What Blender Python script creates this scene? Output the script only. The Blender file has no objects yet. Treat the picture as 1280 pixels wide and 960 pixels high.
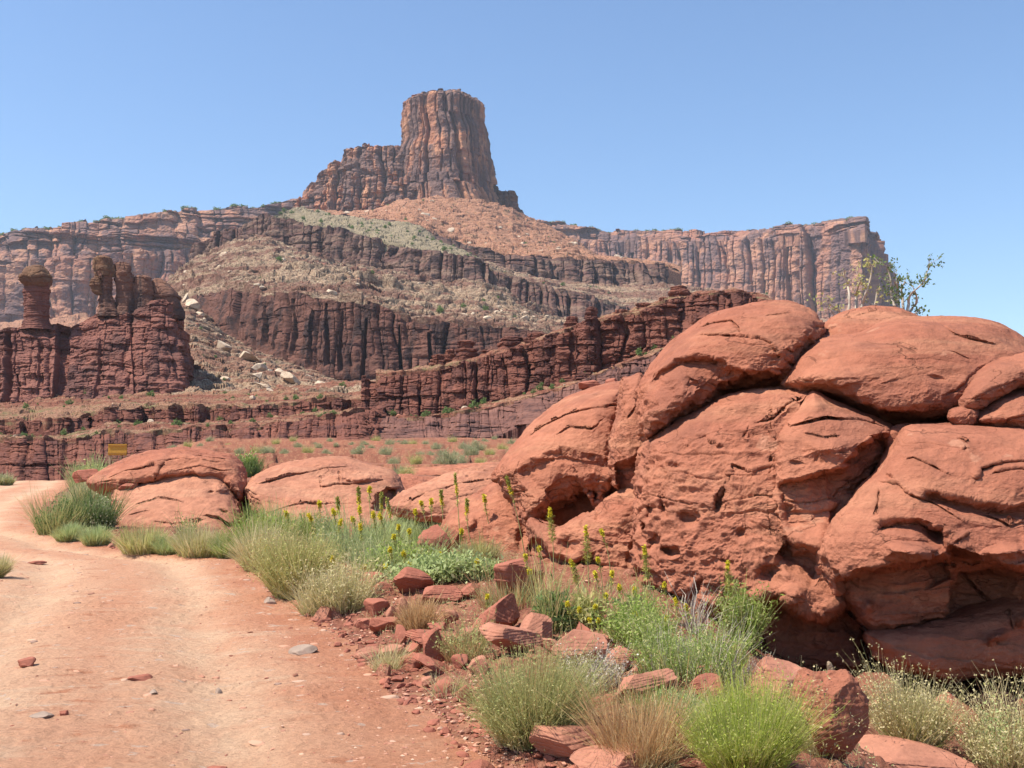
import bpy, math, random
import numpy as np
from mathutils import Vector

# ------------------------------------------------------------------ camera, sky, sun, exposure
C = bpy.context.scene.collection
SC = bpy.context.scene
F = 1372.0
PITCH = math.atan(105 / F)
CAMZ = 1.7
cam = bpy.data.cameras.new('camera')
camo = bpy.data.objects.new('camera', cam)
C.objects.link(camo)
cam.sensor_width = 36
cam.lens = 36 * F / 1280
cam.clip_start = 0.05
cam.clip_end = 20000
camo.location = (0, 0, CAMZ)
camo.rotation_euler = (math.pi / 2 + PITCH, 0, 0)
SC.camera = camo

SUN = Vector((-0.50, -0.14, 0.86)).normalized()
w = bpy.data.worlds.new('World')
SC.world = w
w.use_nodes = True
nt = w.node_tree
nt.nodes.clear()
sky = nt.nodes.new('ShaderNodeTexSky')
sky.sky_type = 'NISHITA'
sky.sun_disc = False
sky.sun_elevation = math.asin(SUN.z)
sky.sun_rotation = math.atan2(SUN.x, SUN.y)
sky.altitude = 0
sky.air_density = 1.05
sky.dust_density = 0.3
sky.ozone_density = 5.5
bgn = nt.nodes.new('ShaderNodeBackground')
bgn.inputs['Strength'].default_value = 0.122
wo = nt.nodes.new('ShaderNodeOutputWorld')
nt.links.new(sky.outputs[0], bgn.inputs[0])
nt.links.new(bgn.outputs[0], wo.inputs[0])
sl = bpy.data.lights.new('sun', 'SUN')
sl.energy = 5.0
sl.angle = math.radians(0.53)
sl.color = (1.0, 0.935, 0.82)
so = bpy.data.objects.new('sun', sl)
so.rotation_euler = SUN.to_track_quat('Z', 'Y').to_euler()
so.location = (0, 0, 50)
C.objects.link(so)
SC.view_settings.view_transform = 'Standard'
SC.view_settings.look = 'None'
SC.view_settings.gamma = 1
SC.view_settings.use_curve_mapping = False
SC.view_settings.exposure = 0.66
SC.render.engine = 'CYCLES'
SC.cycles.max_bounces = 6
SC.cycles.diffuse_bounces = 2
SC.cycles.volume_bounces = 0

random.seed(7)
RNG = np.random.default_rng(7)

# ------------------------------------------------------------------ helpers
def smooth(a, b, x):
    t = np.clip((x - a) / (b - a), 0, 1)
    return t * t * (3 - 2 * t)

def hsh(i, seed=0):
    i = np.asarray(i, dtype=np.float64)
    v = np.sin(i * 127.1 + seed * 311.7 + 17.3) * 43758.5453
    return v - np.floor(v)

def hash3(ix, iy, iz, seed):
    h = (ix.astype(np.int64) * 374761393 + iy.astype(np.int64) * 668265263
         + iz.astype(np.int64) * 2147483647 + seed * 974634777) & 0xFFFFFFFF
    h = ((h ^ (h >> 13)) * 1274126177) & 0xFFFFFFFF
    h = (h ^ (h >> 16))
    return (h & 0xFFFFFF) / float(0xFFFFFF)

def vnoise(p, seed=0):
    """value noise in -1..1, p is (...,3)"""
    i = np.floor(p)
    f = p - i
    f = f * f * f * (f * (f * 6 - 15) + 10)
    i = i.astype(np.int64)
    x, y, z = i[..., 0], i[..., 1], i[..., 2]
    fx, fy, fz = f[..., 0], f[..., 1], f[..., 2]
    r = 0
    for dx in (0, 1):
        wx = fx if dx else 1 - fx
        for dy in (0, 1):
            wy = fy if dy else 1 - fy
            for dz in (0, 1):
                wz = fz if dz else 1 - fz
                r = r + wx * wy * wz * hash3(x + dx, y + dy, z + dz, seed)
    return r * 2 - 1

ROT = np.array([[0.36, 0.48, -0.8], [-0.8, 0.6, 0.0], [0.48, 0.64, 0.6]])
def fbm(p, octv=4, seed=0, gain=0.5, lac=2.03, ridge=False):
    a, s, r = 1.0, 0.0, 0
    for o in range(octv):
        n = vnoise(p, seed + o * 13)
        if ridge:
            n = 1 - 2 * np.abs(n)
        r = r + a * n
        s += a
        a *= gain
        p = (p @ ROT.T) * lac + 3.7
    return r / s

def worley(u, v, seed=0):
    """2D cells: distance to nearest, second nearest, random value of the nearest"""
    iu, iv = np.floor(u).astype(np.int64), np.floor(v).astype(np.int64)
    d1 = np.full(u.shape, 9.0); d2 = np.full(u.shape, 9.0); rv = np.zeros(u.shape)
    for a in (-1, 0, 1):
        for b in (-1, 0, 1):
            cu, cv = iu + a, iv + b
            z = np.zeros_like(cu)
            px = cu + hash3(cu, cv, z, seed)
            py = cv + hash3(cu, cv, z + 1, seed)
            d = np.hypot(px - u, py - v)
            r = hash3(cu, cv, z + 2, seed)
            nearer = d < d1
            d2 = np.where(nearer, d1, np.minimum(d2, d))
            rv = np.where(nearer, r, rv)
            d1 = np.minimum(d1, d)
    return d1, d2, rv

def cell1(u, seed=0, jit=0.7):
    """irregular 1D cells: id, 0..1 place inside, distance to the nearer edge"""
    i = np.floor(u)
    b0 = i + jit * (hsh(i, seed) - 0.5)
    i = np.where(u < b0, i - 1, i)
    b0 = i + jit * (hsh(i, seed) - 0.5)
    b1 = i + 1 + jit * (hsh(i + 1, seed) - 0.5)
    i = np.where(u >= b1, i + 1, i)
    b0 = i + jit * (hsh(i, seed) - 0.5)
    b1 = i + 1 + jit * (hsh(i + 1, seed) - 0.5)
    f = np.clip((u - b0) / (b1 - b0), 0, 1)
    return i, f, np.minimum(u - b0, b1 - u)

def P(px, py, D):
    """the world point at depth D (along +Y) seen at picture position px, py"""
    px = np.asarray(px, float); py = np.asarray(py, float); D = np.asarray(D, float)
    dx = (px - 640) / F
    dy = (480 - py) / F
    cy = math.cos(PITCH) - dy * math.sin(PITCH)
    cz = math.sin(PITCH) + dy * math.cos(PITCH)
    return np.stack(np.broadcast_arrays(dx / cy * D, D, CAMZ + cz / cy * D), -1)

def meshobj(name, V, Fq, mat, smooth_=True, parent=None):
    V = np.ascontiguousarray(V.reshape(-1, 3), dtype=np.float32)
    me = bpy.data.meshes.new(name)
    me.vertices.add(len(V))
    me.vertices.foreach_set('co', V.ravel())
    k = Fq.shape[1]
    me.loops.add(Fq.size)
    me.loops.foreach_set('vertex_index', Fq.astype(np.int32).ravel())
    me.polygons.add(len(Fq))
    me.polygons.foreach_set('loop_start', np.arange(0, Fq.size, k, dtype=np.int32))
    me.polygons.foreach_set('loop_total', np.full(len(Fq), k, dtype=np.int32))
    me.polygons.foreach_set('use_smooth', np.full(len(Fq), bool(smooth_)))
    me.update(calc_edges=True)
    me.materials.append(mat)
    o = bpy.data.objects.new(name, me)
    C.objects.link(o)
    if parent is not None:
        o.parent = parent
    return o

def gridfaces(n, m, wrap=False):
    """n rows of m columns"""
    i = np.arange(n - 1)[:, None]
    j = np.arange(m if wrap else m - 1)[None, :]
    j2 = (j + 1) % m
    return np.stack([i * m + j, i * m + j2, (i + 1) * m + j2, (i + 1) * m + j], -1).reshape(-1, 4)

def gridnormals(V, wrap=False):
    if wrap:
        du = np.roll(V, -1, 1) - np.roll(V, 1, 1)
    else:
        du = np.gradient(V, axis=1)
    dv = np.gradient(V, axis=0)
    n = np.cross(du, dv)
    return n / (np.linalg.norm(n, axis=-1, keepdims=True) + 1e-12)

def tag(o, label=None, cat=None, group=None, kind=None):
    if label: o['label'] = label
    if cat: o['category'] = cat
    if group: o['group'] = group
    if kind: o['kind'] = kind
    return o

def empty(name, loc, rz=0):
    o = bpy.data.objects.new(name, None)
    C.objects.link(o)
    o.empty_display_size = 0.2
    o.location = loc
    o.rotation_euler = (0, 0, rz)
    return o

def dup(o, loc, rz=0, sc=1, parent=None):
    c = o.copy()
    C.objects.link(c)
    if parent is None:
        c.location = loc
        c.rotation_euler = (0, 0, rz)
        c.scale = (sc, sc, sc) if not hasattr(sc, '__len__') else sc
    else:
        c.parent = parent
    for ch in list(o.children):
        dup(ch, None, parent=c)
    return c

# ------------------------------------------------------------------ materials
KA = 0.79   # all stone, soil and leaf colours below are multiplied by this
def newmat(name):
    m = bpy.data.materials.new(name)
    m.use_nodes = True
    t = m.node_tree
    t.nodes.clear()
    out = t.nodes.new('ShaderNodeOutputMaterial')
    b = t.nodes.new('ShaderNodeBsdfPrincipled')
    b.inputs['Roughness'].default_value = 0.9
    b.inputs['Specular IOR Level'].default_value = 0.122
    t.links.new(b.outputs[0], out.inputs[0])
    return m, t, b

def mapped(t, scale, coord='Object'):
    tc = t.nodes.new('ShaderNodeTexCoord')
    mp = t.nodes.new('ShaderNodeMapping')
    mp.inputs['Scale'].default_value = scale if hasattr(scale, '__len__') else (scale,) * 3
    t.links.new(tc.outputs[coord], mp.inputs[0])
    return mp.outputs[0]

def noise(t, vec, scale=1.0, detail=6, rough=0.6, dist=0.0):
    n = t.nodes.new('ShaderNodeTexNoise')
    n.inputs['Scale'].default_value = scale
    n.inputs['Detail'].default_value = detail
    n.inputs['Roughness'].default_value = rough
    n.inputs['Distortion'].default_value = dist
    t.links.new(vec, n.inputs['Vector'])
    return n.outputs['Fac']

def ramp(t, fac, stops):
    r = t.nodes.new('ShaderNodeValToRGB')
    el = r.color_ramp.elements
    while len(el) < len(stops):
        el.new(0.5)
    for e, (p, c) in zip(el, stops):
        e.position = p
        e.color = (c, c, c, 1) if not hasattr(c, '__len__') else (c[0] * KA, c[1] * KA, c[2] * KA, 1)
    t.links.new(fac, r.inputs[0])
    return r.outputs[0]

def mix(t, fac, a, b, mode='MIX'):
    m = t.nodes.new('ShaderNodeMix')
    m.data_type = 'RGBA'
    m.blend_type = mode
    for s, v in ((m.inputs[0], fac), (m.inputs[6], a), (m.inputs[7], b)):
        if isinstance(v, bpy.types.NodeSocket):
            t.links.new(v, s)
        elif hasattr(v, '__len__'):
            s.default_value = (v[0] * KA, v[1] * KA, v[2] * KA, 1)
        else:
            s.default_value = v
    return m.outputs[2]

def bump(t, b, h, dist, strength=1.0, prev=None):
    n = t.nodes.new('ShaderNodeBump')
    n.inputs['Distance'].default_value = dist
    n.inputs['Strength'].default_value = strength
    t.links.new(h, n.inputs['Height'])
    if prev is not None:
        t.links.new(prev, n.inputs['Normal'])
    t.links.new(n.outputs[0], b.inputs['Normal'])
    return n.outputs[0]

def rockmat(name, c1, c2, size, strata=None, strata_c=None, varnish=None, varnish_c=(0.08, 0.05, 0.05),
            bdist=0.3, bscale=1.0, vth=(0.5, 0.6), strata_th=(0.45, 0.6)):
    """c1/c2 stone colours, size = metres of the broad patches"""
    m, t, b = newmat(name)
    f = noise(t, mapped(t, 1.0 / size), 1.0, 8, 0.65)
    col = mix(t, ramp(t, f, [(0.35, 0), (0.65, 1)]), c1, c2)
    if strata:
        s = noise(t, mapped(t, (0.12 / strata, 0.12 / strata, 1.0 / strata)), 1.0, 6, 0.7)
        col = mix(t, ramp(t, s, [(strata_th[0], 0), (strata_th[1], 0.85)]), col, strata_c)
    if varnish:
        v = noise(t, mapped(t, (1.0 / varnish, 1.0 / varnish, 0.16 / varnish)), 1.0, 6, 0.65)
        col = mix(t, ramp(t, v, [(vth[0], 0), (vth[1], 0.9)]), col, varnish_c)
    g = noise(t, mapped(t, 12.0 / size), 1.0, 4, 0.7)
    col = mix(t, 1.0, col, ramp(t, g, [(0.3, 0.78), (0.7, 1.0)]), 'MULTIPLY')
    t.links.new(col, b.inputs['Base Color'])
    h = noise(t, mapped(t, (bscale, bscale, bscale * 2.2)), 1.0, 8, 0.65)
    bump(t, b, h, bdist, 0.9)
    return m

def slopemat(name, cols, size, green=None, gth=(0.55, 0.62), bdist=0.5, bscale=1.0, band=None, bandh=6):
    """rubble: each block its own tint"""
    m, t, b = newmat(name)
    vo = t.nodes.new('ShaderNodeTexVoronoi')
    t.links.new(mapped(t, (1 / size, 1 / size, 1.6 / size)), vo.inputs['Vector'])
    sep = t.nodes.new('ShaderNodeSeparateColor')
    t.links.new(vo.outputs['Color'], sep.inputs[0])
    n = len(cols)
    col = ramp(t, sep.outputs[0], [(i / (n - 1), c) for i, c in enumerate(cols)])
    big = noise(t, mapped(t, (0.06 / size, 0.06 / size, 0.25 / size)), 1.0, 5, 0.6)
    col = mix(t, ramp(t, big, [(0.4, 0), (0.62, 0.35)]), col, cols[0])
    if green:
        g = noise(t, mapped(t, 0.35 / size), 1.0, 4, 0.7)
        col = mix(t, ramp(t, g, [(gth[0], 0), (gth[1], 0.8)]), col, green)
    if band:
        s_ = noise(t, mapped(t, (0.008, 0.008, 1.0 / bandh)), 1.0, 5, 0.6, 0.3)
        s2 = noise(t, mapped(t, 0.5 / size), 1.0, 4, 0.7)
        f_ = mix(t, 1.0, ramp(t, s_, [(0.47, 0), (0.53, 0.9)]), ramp(t, s2, [(0.35, 0.3), (0.55, 1)]), 'MULTIPLY')
        col = mix(t, f_, col, band)
    k_ = noise(t, mapped(t, 3.0 / size), 1.0, 5, 0.75)
    col = mix(t, 1.0, col, ramp(t, k_, [(0.36, 0.30), (0.56, 1.0)]), 'MULTIPLY')  # noise darkening painted in for the shadows between the blocks
    t.links.new(col, b.inputs['Base Color'])
    h = noise(t, mapped(t, bscale), 1.0, 8, 0.7)
    bump(t, b, h, bdist, 1.0)
    return m

def leafmat(name, cols, trans=0.4):
    m, t, b = newmat(name)
    g = t.nodes.new('ShaderNodeNewGeometry')
    col = ramp(t, g.outputs['Random Per Island'], [(i / (len(cols) - 1), c) for i, c in enumerate(cols)])
    t.links.new(col, b.inputs['Base Color'])
    b.inputs['Roughness'].default_value = 0.7
    if trans:
        tr = t.nodes.new('ShaderNodeBsdfTranslucent')
        mx = t.nodes.new('ShaderNodeMixShader')
        mx.inputs[0].default_value = trans
        t.links.new(col, tr.inputs[0])
        t.links.new(b.outputs[0], mx.inputs[1])
        t.links.new(tr.outputs[0], mx.inputs[2])
        out = [n for n in t.nodes if n.type == 'OUTPUT_MATERIAL'][0]
        t.links.new(mx.outputs[0], out.inputs[0])
    return m

def plain(name, c, rough=0.8):
    m, t, b = newmat(name)
    f = noise(t, mapped(t, 25.0), 1.0, 4, 0.6)
    t.links.new(mix(t, 1.0, c, ramp(t, f, [(0.3, 0.7), (0.7, 1.0)]), 'MULTIPLY'), b.inputs['Base Color'])
    b.inputs['Roughness'].default_value = rough
    return m
# ------------------------------------------------------------------ far country: mesas, butte, cliff bands, scree slopes
SURF = {}
def wig(pts, ay, ad, seed, step=6.0):
    a = np.array(pts, float)
    x = np.arange(a[0, 0], a[-1, 0] + step, step)
    q = np.stack([x / 45.0, x * 0, x * 0 + seed], -1)
    y = np.interp(x, a[:, 0], a[:, 1]) + ay * fbm(q, 4, seed)
    d = np.interp(x, a[:, 0], a[:, 2]) + ad * fbm(q * 1.3 + 5, 3, seed + 1)
    return np.stack([x, y, d], -1)
def wig2(pa, pb, ay, ad, seed):
    """both edges of a wall move together"""
    A, B = wig(pa, ay, ad, seed), wig(pb, ay * 0.6, ad, seed)
    return A, B
def curve(pts, x):
    a = np.array(pts, float)
    return np.interp(x, a[:, 0], a[:, 1]), np.interp(x, a[:, 0], a[:, 2])

def sheet(top, bot, x0, x1, ncol, nrow, shift=0):
    x = np.linspace(x0, x1, ncol)
    ty, td = curve(top, x)
    by, bd = curve(bot, x)
    T, B = P(x, ty, td), P(x, by, bd)
    s = np.linspace(0, 1, nrow)[:, None, None]
    return T, B, s, x

def arclen(T):
    d = np.hypot(np.diff(T[:, 0]), np.diff(T[:, 1]))
    return np.concatenate([[0], np.cumsum(d)])

def cliff(name, top, bot, x0, x1, mat, ncol, nrow, cu, cz, aj=1.0, ar=1.0, crack=1.0, ab=0.6, ac=0.5, an=0.5,
          nz=None, rag=0.3, back=40, bury=8, batter=0.0, seed=1, topcap=0.0, notch=None):
    """near vertical rock wall. cu: pillar width, cz: bed height (metres); a*: how far each pattern stands out"""
    T, B, s, x = sheet(top, bot, x0, x1, ncol, nrow)
    u = arclen(T)
    # ragged rim: blocks of different height
    ij, fj, dj = cell1(u / cu + 1.1 * vnoise(np.stack([u / cu / 4, u * 0, u * 0 + seed], -1)), seed)
    ik, fk, dk = cell1(u / (cu * 0.37), seed + 5)
    h = (T[:, 2] - B[:, 2])
    T[:, 2] += rag * (hsh(ij, seed + 2) - 0.6) + 0.4 * rag * (hsh(ik, seed + 3) - 0.5)
    T[:, 2] += 0.5 * rag * fbm(np.stack([u / cu * 1.7, u * 0, u * 0 + seed], -1), 3, seed)
    V = T[None] * (1 - s) + B[None] * s
    U = np.broadcast_to(u[None, :], V.shape[:2])
    Z = V[..., 2]
    tang = np.gradient(T[:, :2], axis=0)
    tang /= np.linalg.norm(tang, axis=1, keepdims=True) + 1e-9
    k = max(3, int(ncol * 0.03)) | 1
    ker = np.ones(k) / k
    tang = np.stack([np.convolve(np.pad(tang[:, c], k // 2, 'edge'), ker, 'valid') for c in (0, 1)], -1)
    nrm = np.stack([tang[:, 1], -tang[:, 0]], -1)
    nrm /= np.linalg.norm(nrm, axis=1, keepdims=True)
    # patterns
    nzv = fbm(np.stack([U / (cz * 9), Z / (cz * 3), U * 0 + seed], -1), 3, seed)
    zz = Z / cz + 1.2 * nzv + 0.8 * vnoise(np.stack([Z * 0, Z * 0 + seed, Z / cz / 3], -1))
    ib, fb, db = cell1(zz, seed + 7)
    ig, fg, dg = cell1(zz / 3.3, seed + 8)
    wob = 0.35 * fbm(np.stack([U / cu * 0.8, Z / cu * 0.5, U * 0 + seed], -1), 3, seed + 21)
    wd_ = 1.1 * vnoise(np.stack([U / cu / 4, U * 0, U * 0 + seed], -1))
    im = smooth(-0.15, 0.35, fbm(np.stack([U / cu, Z / cu * 0.6, U * 0 + seed + 50], -1), 3, seed + 51))
    im2 = smooth(-0.05, 0.35, fbm(np.stack([U / cu * 0.7, Z / cz * 0.35, U * 0 + seed + 60], -1), 4, seed + 61))
    jj, ff, dd = cell1(U / cu + wd_ + wob + 0.12 * (hsh(ig, seed + 11) - 0.5), seed + 1)
    j2, f2, d2 = cell1(U / (cu * 0.41) + 1.5 * wd_ + wob * 1.3 + 0.5 * hsh(ig, seed + 12), seed + 3)
    out = aj * (hsh(jj, seed + 4) - 0.5) * 2
    out += ar * np.sqrt(np.clip(1 - (2 * ff - 1) ** 2, 0, 1))
    out -= crack * np.exp(-(dd / 0.07) ** 2) * (0.3 + hsh(jj, seed + 6)) * (0.25 + 0.75 * im)
    out += 0.35 * ar * np.sqrt(np.clip(1 - (2 * f2 - 1) ** 2, 0, 1)) - 0.4 * crack * np.exp(-(d2 / 0.08) ** 2) * (hsh(j2, seed + 6) > 0.3) * im
    out += ab * ((hsh(ib, seed + 9) - 0.5) + 1.2 * (hsh(ig, seed + 10) - 0.5) - 0.8 * im2 * np.exp(-(db / 0.13) ** 2))
    out += ac * (hsh(ib * 57 + j2 * 13, seed) - 0.5) + 0.7 * ac * (hsh(ig * 31 + jj * 7, seed) - 0.5)
    q = np.stack([V[..., 0], V[..., 1], Z * 1.6], -1)
    out += an * fbm(q / (cu * 0.6), 5, seed + 30, gain=0.6)
    out += batter * s[..., 0] * h[None]
    if notch is not None:
        out += notch(U, Z, s[..., 0], x)
    V[..., 0] += nrm[None, :, 0] * out
    V[..., 1] += nrm[None, :, 1] * out
    V[..., 2] += 0.25 * an * fbm(q / (cu * 0.4) + 9, 3, seed + 41)
    SURF[name + str(seed)] = (V, x)
    cap = V[:1].copy()
    dirv = T.copy(); dirv[:, 2] = 0
    dirv /= np.linalg.norm(dirv, axis=1, keepdims=True)
    caps = []
    for f_ in (1.0, 0.4, 0.12, 0.03):
        c_ = cap.copy(); c_[0] += dirv * back * f_
        c_[..., 2] += topcap * back * f_
        caps.append(c_)
    b1 = V[-1:].copy(); b1[..., 2] -= bury; b1[..., 1] -= bury * 0.05
    V = np.concatenate(caps + [V, b1], 0)
    o = meshobj(name, V, gridfaces(V.shape[0], ncol)[:, ::-1], mat, smooth_=False)
    return tag(o, kind='structure')

def slope(name, top, bot, x0, x1, mat, ncol, nrow, size=4.0, amp=1.0, sag=0.0, seed=1, back=0.02, low=0.0, terr=0.0, terrh=6.0, big=1.0):
    T, B, s, x = sheet(top, bot, x0, x1, ncol, nrow)
    s0 = s[..., 0]
    V = T[None] * (1 - s) + B[None] * s
    h = T[:, 2] - B[:, 2]
    V[..., 2] -= sag * np.sin(np.pi * s0) * h[None]
    N = gridnormals(V)
    N *= np.where(N[..., 2:] < 0, -1, 1)
    X, Y, Z = V[..., 0], V[..., 1], V[..., 2]
    q = np.stack([X, Y, Z], -1)
    wrp = 0.5 * fbm(q / (size * 2), 2, seed + 5)
    out = 2.2 * size * 0.35 * big * fbm(q / (size * 9), 4, seed)
    for k, (sc, am) in enumerate(((1.0, 1.0), (0.45, 0.5), (2.3, 1.1))):
        d1, d2, rv = worley(X / (size * sc) + wrp, (Y * 0.8 + Z * 1.2) / (size * sc) + wrp, seed + k)
        out += amp * am * sc * size * 0.16 * np.where(rv > 0.35, (0.3 + rv) * np.clip(1 - (d1 / 0.62) ** 3, 0, 1) + 0.9 * (rv - .5) * (X / (size * sc) % 1 - .5), 0)
    if terr:
        t_ = Z / terrh + 0.4 * fbm(q / (size * 12), 3, seed + 9)
        ib, fb, db = cell1(t_, seed + 3)
        out += terr * (fb ** 3) * (0.3 + hsh(ib, seed)) * smooth(-0.1, 0.25, fbm(q / (size * 10) + 5, 3, seed + 14) + 0.1)
    V = V + N * out[..., None]
    SURF[name + str(seed)] = (V, x)
    tb = V[:1].copy(); tb[..., :2] *= 1 + back
    bb = V[-1:].copy(); bb[..., 2] -= low + 3; bb[..., 1] *= 1 - 0.002
    V = np.concatenate([tb, V, bb], 0)
    return tag(meshobj(name, V, gridfaces(V.shape[0], ncol)[:, ::-1], mat, smooth_=False), kind='structure')

KA = 1.0
M_mesa = rockmat('mesa_sandstone', (0.50, 0.27, 0.165), (0.38, 0.165, 0.11), 45, strata=9, strata_c=(0.27, 0.135, 0.105),
                 varnish=28, varnish_c=(0.16, 0.10, 0.095), bdist=2.0, bscale=0.09, vth=(0.47, 0.56))
KA = 1.08
M_butte = rockmat('butte_sandstone', (0.56, 0.29, 0.16), (0.40, 0.17, 0.10), 30, strata=14, strata_c=(0.24, 0.11, 0.08),
                  varnish=16, varnish_c=(0.15, 0.095, 0.085), bdist=1.5, bscale=0.13, vth=(0.46, 0.53))
KA = 0.85
M_upper = rockmat('dark_cliff_stone', (0.22, 0.115, 0.088), (0.15, 0.078, 0.067), 20, strata=5, strata_c=(0.28, 0.18, 0.13),
                  varnish=9, varnish_c=(0.06, 0.038, 0.038), bdist=1.2, bscale=0.2)
M_flute = rockmat('fluted_cliff_stone', (0.23, 0.105, 0.073), (0.165, 0.073, 0.056), 14, strata=4, strata_c=(0.15, 0.07, 0.052),
                  varnish=6, varnish_c=(0.06, 0.036, 0.033), bdist=0.7, bscale=0.4)
KA = 0.82
M_ledge = rockmat('ledge_sandstone', (0.30, 0.118, 0.078), (0.22, 0.086, 0.062), 6, strata=1.1, strata_c=(0.20, 0.078, 0.056),
                  varnish=3.5, varnish_c=(0.14, 0.06, 0.048), bdist=0.25, bscale=0.9)
KA = 0.98
M_left = rockmat('left_cliff_stone', (0.29, 0.122, 0.088), (0.22, 0.092, 0.072), 10, strata=2.2, strata_c=(0.19, 0.08, 0.062),
                 varnish=6, varnish_c=(0.13, 0.062, 0.052), bdist=0.35, bscale=0.6)
KA = 1.0
M_orange = slopemat('orange_talus', [(0.42, 0.20, 0.115), (0.36, 0.15, 0.09), (0.50, 0.29, 0.18), (0.30, 0.13, 0.08)], 4, green=(0.20, 0.14, 0.075), gth=(0.58, 0.68), bdist=1.0, bscale=0.35)
KA = 0.98
M_pale = slopemat('pale_talus', [(0.40, 0.265, 0.17), (0.28, 0.155, 0.105), (0.58, 0.44, 0.30), (0.22, 0.13, 0.09), (0.44, 0.31, 0.20), (0.33, 0.24, 0.15)], 2.6,
                  green=(0.16, 0.145, 0.08), gth=(0.60, 0.70), bdist=1.2, bscale=0.35, band=(0.20, 0.09, 0.065), bandh=7)
M_green = slopemat('green_slope', [(0.33, 0.265, 0.165), (0.22, 0.165, 0.10), (0.42, 0.34, 0.23), (0.29, 0.21, 0.135)], 2.0,
                   green=(0.13, 0.13, 0.06), gth=(0.58, 0.68), bdist=0.8, bscale=0.3)
M_scree = slopemat('pale_scree', [(0.36, 0.22, 0.14), (0.48, 0.35, 0.23), (0.26, 0.13, 0.085), (0.52, 0.40, 0.27), (0.32, 0.19, 0.12)], 1.4,
                   green=(0.16, 0.16, 0.07), gth=(0.60, 0.70), bdist=0.7, bscale=0.8, band=(0.28, 0.13, 0.085), bandh=2.5)
KA = 0.9
M_terr = slopemat('terrace_soil', [(0.36, 0.19, 0.11), (0.28, 0.125, 0.08), (0.42, 0.27, 0.17)], 0.9,
                  green=(0.20, 0.19, 0.08), gth=(0.52, 0.66), bdist=0.3, bscale=1.2, band=(0.25, 0.09, 0.06), bandh=0.8)

# far mesa behind everything, left part and right prow
mesaL_t = [(-260, 345, 1500), (-100, 308, 1500), (0, 293, 1500), (30, 285, 1510), (100, 277, 1530), (150, 270, 1540), (200, 267, 1560), (280, 261, 1600), (330, 257, 1620), (380, 245, 1650), (440, 240, 1700), (520, 250, 1700)]
mesaL_m = [(x, y + 42 + (x > 100) * 6, d - 40) for x, y, d in mesaL_t]
mesaL_b = [(-260, 440, 1420), (0, 420, 1420), (300, 400, 1540), (520, 380, 1600)]
cliff('mesa_rim', mesaL_t, mesaL_m, -260, 520, M_mesa, 1100, 90, 60, 7, aj=8, ar=5, crack=6, ab=9, ac=8, an=9, rag=7, bury=25, seed=3, topcap=-0.02)
cliff('mesa_wall', mesaL_m, mesaL_b, -260, 520, M_mesa, 900, 150, 46, 30, aj=9, ar=9, crack=12, ab=3, ac=5, an=7, rag=3, bury=30, seed=4)
mesaR_t = [(560, 270, 2050), (640, 272, 2050), (665, 276, 2050), (700, 279, 2030), (760, 288, 2010), (830, 287, 1990), (900, 287, 1960), (960, 284, 1920), (1020, 277, 1870),
           (1060, 272, 1830), (1078, 273, 1800), (1090, 296, 1900), (1104, 330, 2000), (1112, 350, 2120), (1118, 370, 2300)]
mesaR_m = [(560, 300, 2030), (700, 297, 2010), (760, 305, 1990), (830, 303, 1970), (900, 303, 1940), (960, 299, 1900), (1020, 292, 1850), (1078, 289, 1785), (1090, 306, 1890), (1104, 338, 1990), (1118, 376, 2290)]
mesaR_b = [(560, 360, 1980), (700, 390, 1960), (1000, 410, 1830), (1078, 412, 1770), (1090, 412, 1870), (1104, 412, 1970), (1118, 412, 2270)]
cliff('mesa_rim', mesaR_t, mesaR_m, 560, 1116, M_mesa, 800, 60, 40, 7, aj=6, ar=4, crack=5, ab=8, ac=6, an=6, rag=6, bury=20, seed=5, topcap=-0.02)
cliff('mesa_wall', mesaR_m, mesaR_b, 560, 1116, M_mesa, 1000, 170, 34, 40, aj=10, ar=10, crack=14, ab=2, ac=4, an=6, rag=2, bury=40, seed=6)
# talus under the far mesas
slope('mesa_talus', [(560, 352, 1960), (835, 362, 1930), (1000, 400, 1810), (1078, 404, 1750), (1118, 408, 2200), (1180, 440, 2250), (1280, 480, 2300), (1560, 545, 2400)],
      [(560, 600, 700), (1560, 606, 700)], 560, 1560, M_pale, 420, 120, size=9, seed=8)
slope('mesa_talus', [(-260, 425, 1400), (0, 405, 1400), (300, 380, 1500), (520, 350, 1560)], [(-260, 520, 900), (520, 470, 900)], -260, 520, M_orange, 400, 80, size=9, seed=9)

# butte shoulder ridge
sh_t = [(366, 262, 1330), (378, 240, 1330), (386, 232, 1330), (400, 222, 1325), (420, 205, 1320), (438, 190, 1315), (455, 186, 1312), (480, 184, 1310), (500, 186, 1310), (530, 186, 1310)]
sh_b = [(366, 268, 1300), (400, 270, 1295), (430, 273, 1290), (480, 280, 1285), (530, 285, 1280)]
cliff('butte_shoulder', sh_t, sh_b, 366, 530, M_butte, 420, 190, 24, 10, aj=7, ar=6, crack=7, ab=3, ac=5, an=7, rag=4, batter=0.12, bury=20, back=120, seed=12)

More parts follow.
